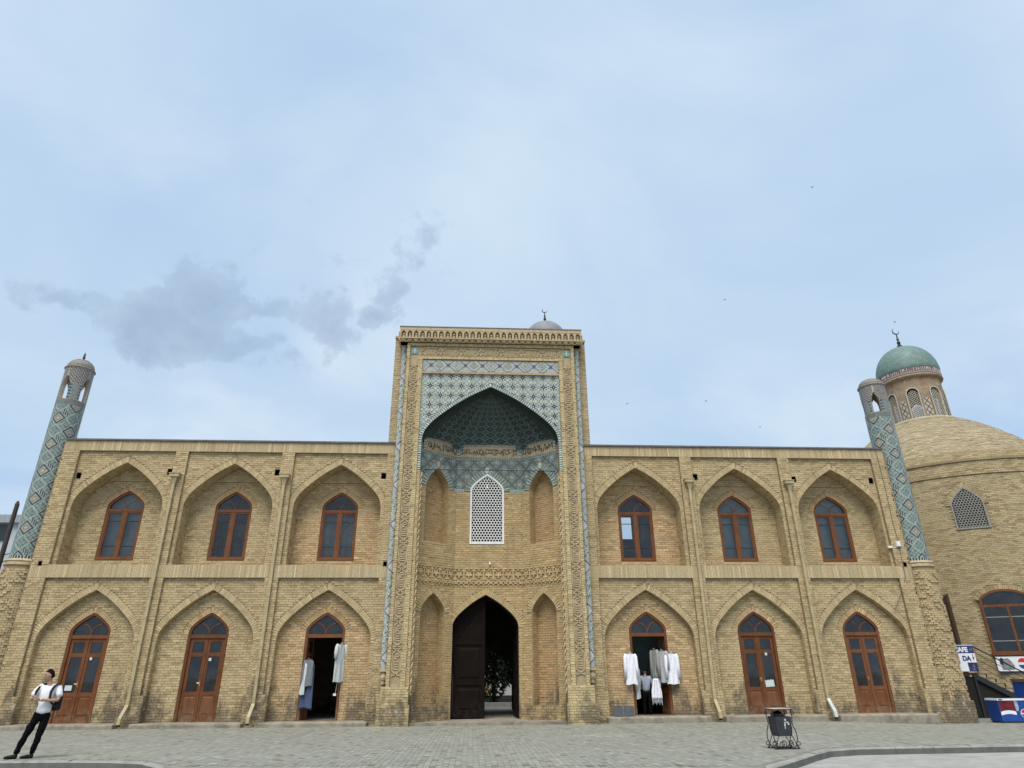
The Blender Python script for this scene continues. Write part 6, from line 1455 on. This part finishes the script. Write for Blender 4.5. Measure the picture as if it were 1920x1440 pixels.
wave = [(.62*t, .27+.05*math.sin(t*3)) for t in np.linspace(0, 1, 8)]; pan([(.02, .40)]+[(u+.02, v+.13) for u, v in wave][1:]+[(.64, .78), (.02, .78)], simple('dark red print', (.14, .012, .018), .4, .5, 3), 'print_red'); pan([(.02, .27)]+[(u+.02, v) for u, v in wave][1:]+[(u+.02, v+.125) for u, v in wave[::-1]], WP, 'print_white', -.0035)
pan([(.66, .44), (.74, .40), (.80, .55), (.78, .78), (.66, .78)], simple('ice print', (.30, .36, .42), .4, .5, 8), 'print_ice', -.0035)
globe((1.02, -.004, .32), .17, co, R(8), 1.25); globe((1.17, -.004, .66), .085, co, R(-20))
# taller blue fridge at the frame edge
fr_ = empty('blue_fridge', (21.42, -.55, gz(20, -.5)), 'taller blue drinks fridge at the right edge with a brown board on top', 'fridge')
MB().box(0, .7, 0, .7, .03, 1.45).build('cabinet', BP, fr_); MB().box(-.02, .72, -.02, .72, 1.45, 1.56).build('top', simple('brown board', (.16, .075, .03), .6, .2, 6), fr_); MB().box(.03, .07, -.03, 0, .6, .95).build('handle', WP, fr_)
# poster under the arched window
ps_ = MB(); T6 = Tangent(A_W, BR+.03)
po_ = empty('poster', T6(0, 2.0, 0), 'white poster with tri-colour emblem under the broad arched window', 'poster'); pinv = Matrix.Translation([-q for q in T6(0, 2.0, 0)])
def pp(o): o.parent = po_; o.matrix_parent_inverse = pinv
pp(MB().slab(rect(-1.12, 1.1, 1.60, 2.24), [], lambda u, v, w=0: T6(u, v, -.05+w), .03).build('board', WP)); pp(MB().slab(rect(-1.12, 1.1, 1.55, 1.6), [], lambda u, v, w=0: T6(u, v, -.052+w), .03).build('lower_edge', NB_))
pp(MB().slab([(-.95, 1.66), (-.45, 1.66), (-.42, 1.85), (-.52, 2.05), (-.62, 2.17), (-.78, 2.15), (-.92, 2.0)], [], lambda u, v, w=0: T6(u, v, -.056+w), .004).build('grey_photo', simple('grey photo print', (.22, .22, .23), .5, .5, 9)))
pp(MB().slab([(-.98, 1.9), (-.86, 1.86), (-.80, 2.15), (-.90, 2.2), (-.98, 2.12)], [], lambda u, v, w=0: T6(u, v, -.058+w), .004).build('dark_photo', simple('dark photo print', (.03, .03, .05), .5)))
ca, cr = -.05, .2
pp(MB().slab([(ca+cr*math.cos(a), 1.97+cr*math.sin(a)) for a in np.linspace(R(5), R(175), 14)], [], lambda u, v, w=0: T6(u, v, -.056+w), .004).build('emblem_red', RP)); pp(MB().slab([(ca+cr*math.cos(a), 1.89+cr*math.sin(a)) for a in np.linspace(R(185), R(355), 14)], [], lambda u, v, w=0: T6(u, v, -.056+w), .004).build('emblem_blue', BP))

# ------------------------------------------------------------------ birds
for k, (px, lab) in enumerate((((1359, 562), 'bird flying high right of the portal'), ((1324, 752), 'bird flying above the fourth and fifth bays'), ((1176, 757), 'bird flying just right of the portal top'), ((1425, 801), 'lowest bird skimming the right wing roof'), ((1523, 351), 'highest bird in the sky'), ((1678, 604), 'bird right above the crescent of the lantern dome'))):
    d = ff*FPX+rr*(px[0]-960)+uu*(720-px[1]); d = d/np.linalg.norm(d); p = CPOS+d*62
    bo = empty('bird', tuple(p), lab, 'bird', 'birds in the sky', R(40*k))
    MB().tube([(0, -.14, 0), (0, -.06, .0), (0, .06, 0), (0, .2, 0)], [.012, .045, .04, .006], 8).build('body', M['dark'], bo)
    bo.scale = (.6, .6, .6)
    for sx in (-1, 1): MB().add([(0, -.04, .02), (sx*.12, -.07, .07), (sx*.26, .0, .03+.03*(k % 2)), (sx*.13, .03, .06), (0, .05, .02)], [(0, 1, 2, 3, 4)]).build('wing', M['dark'], bo)
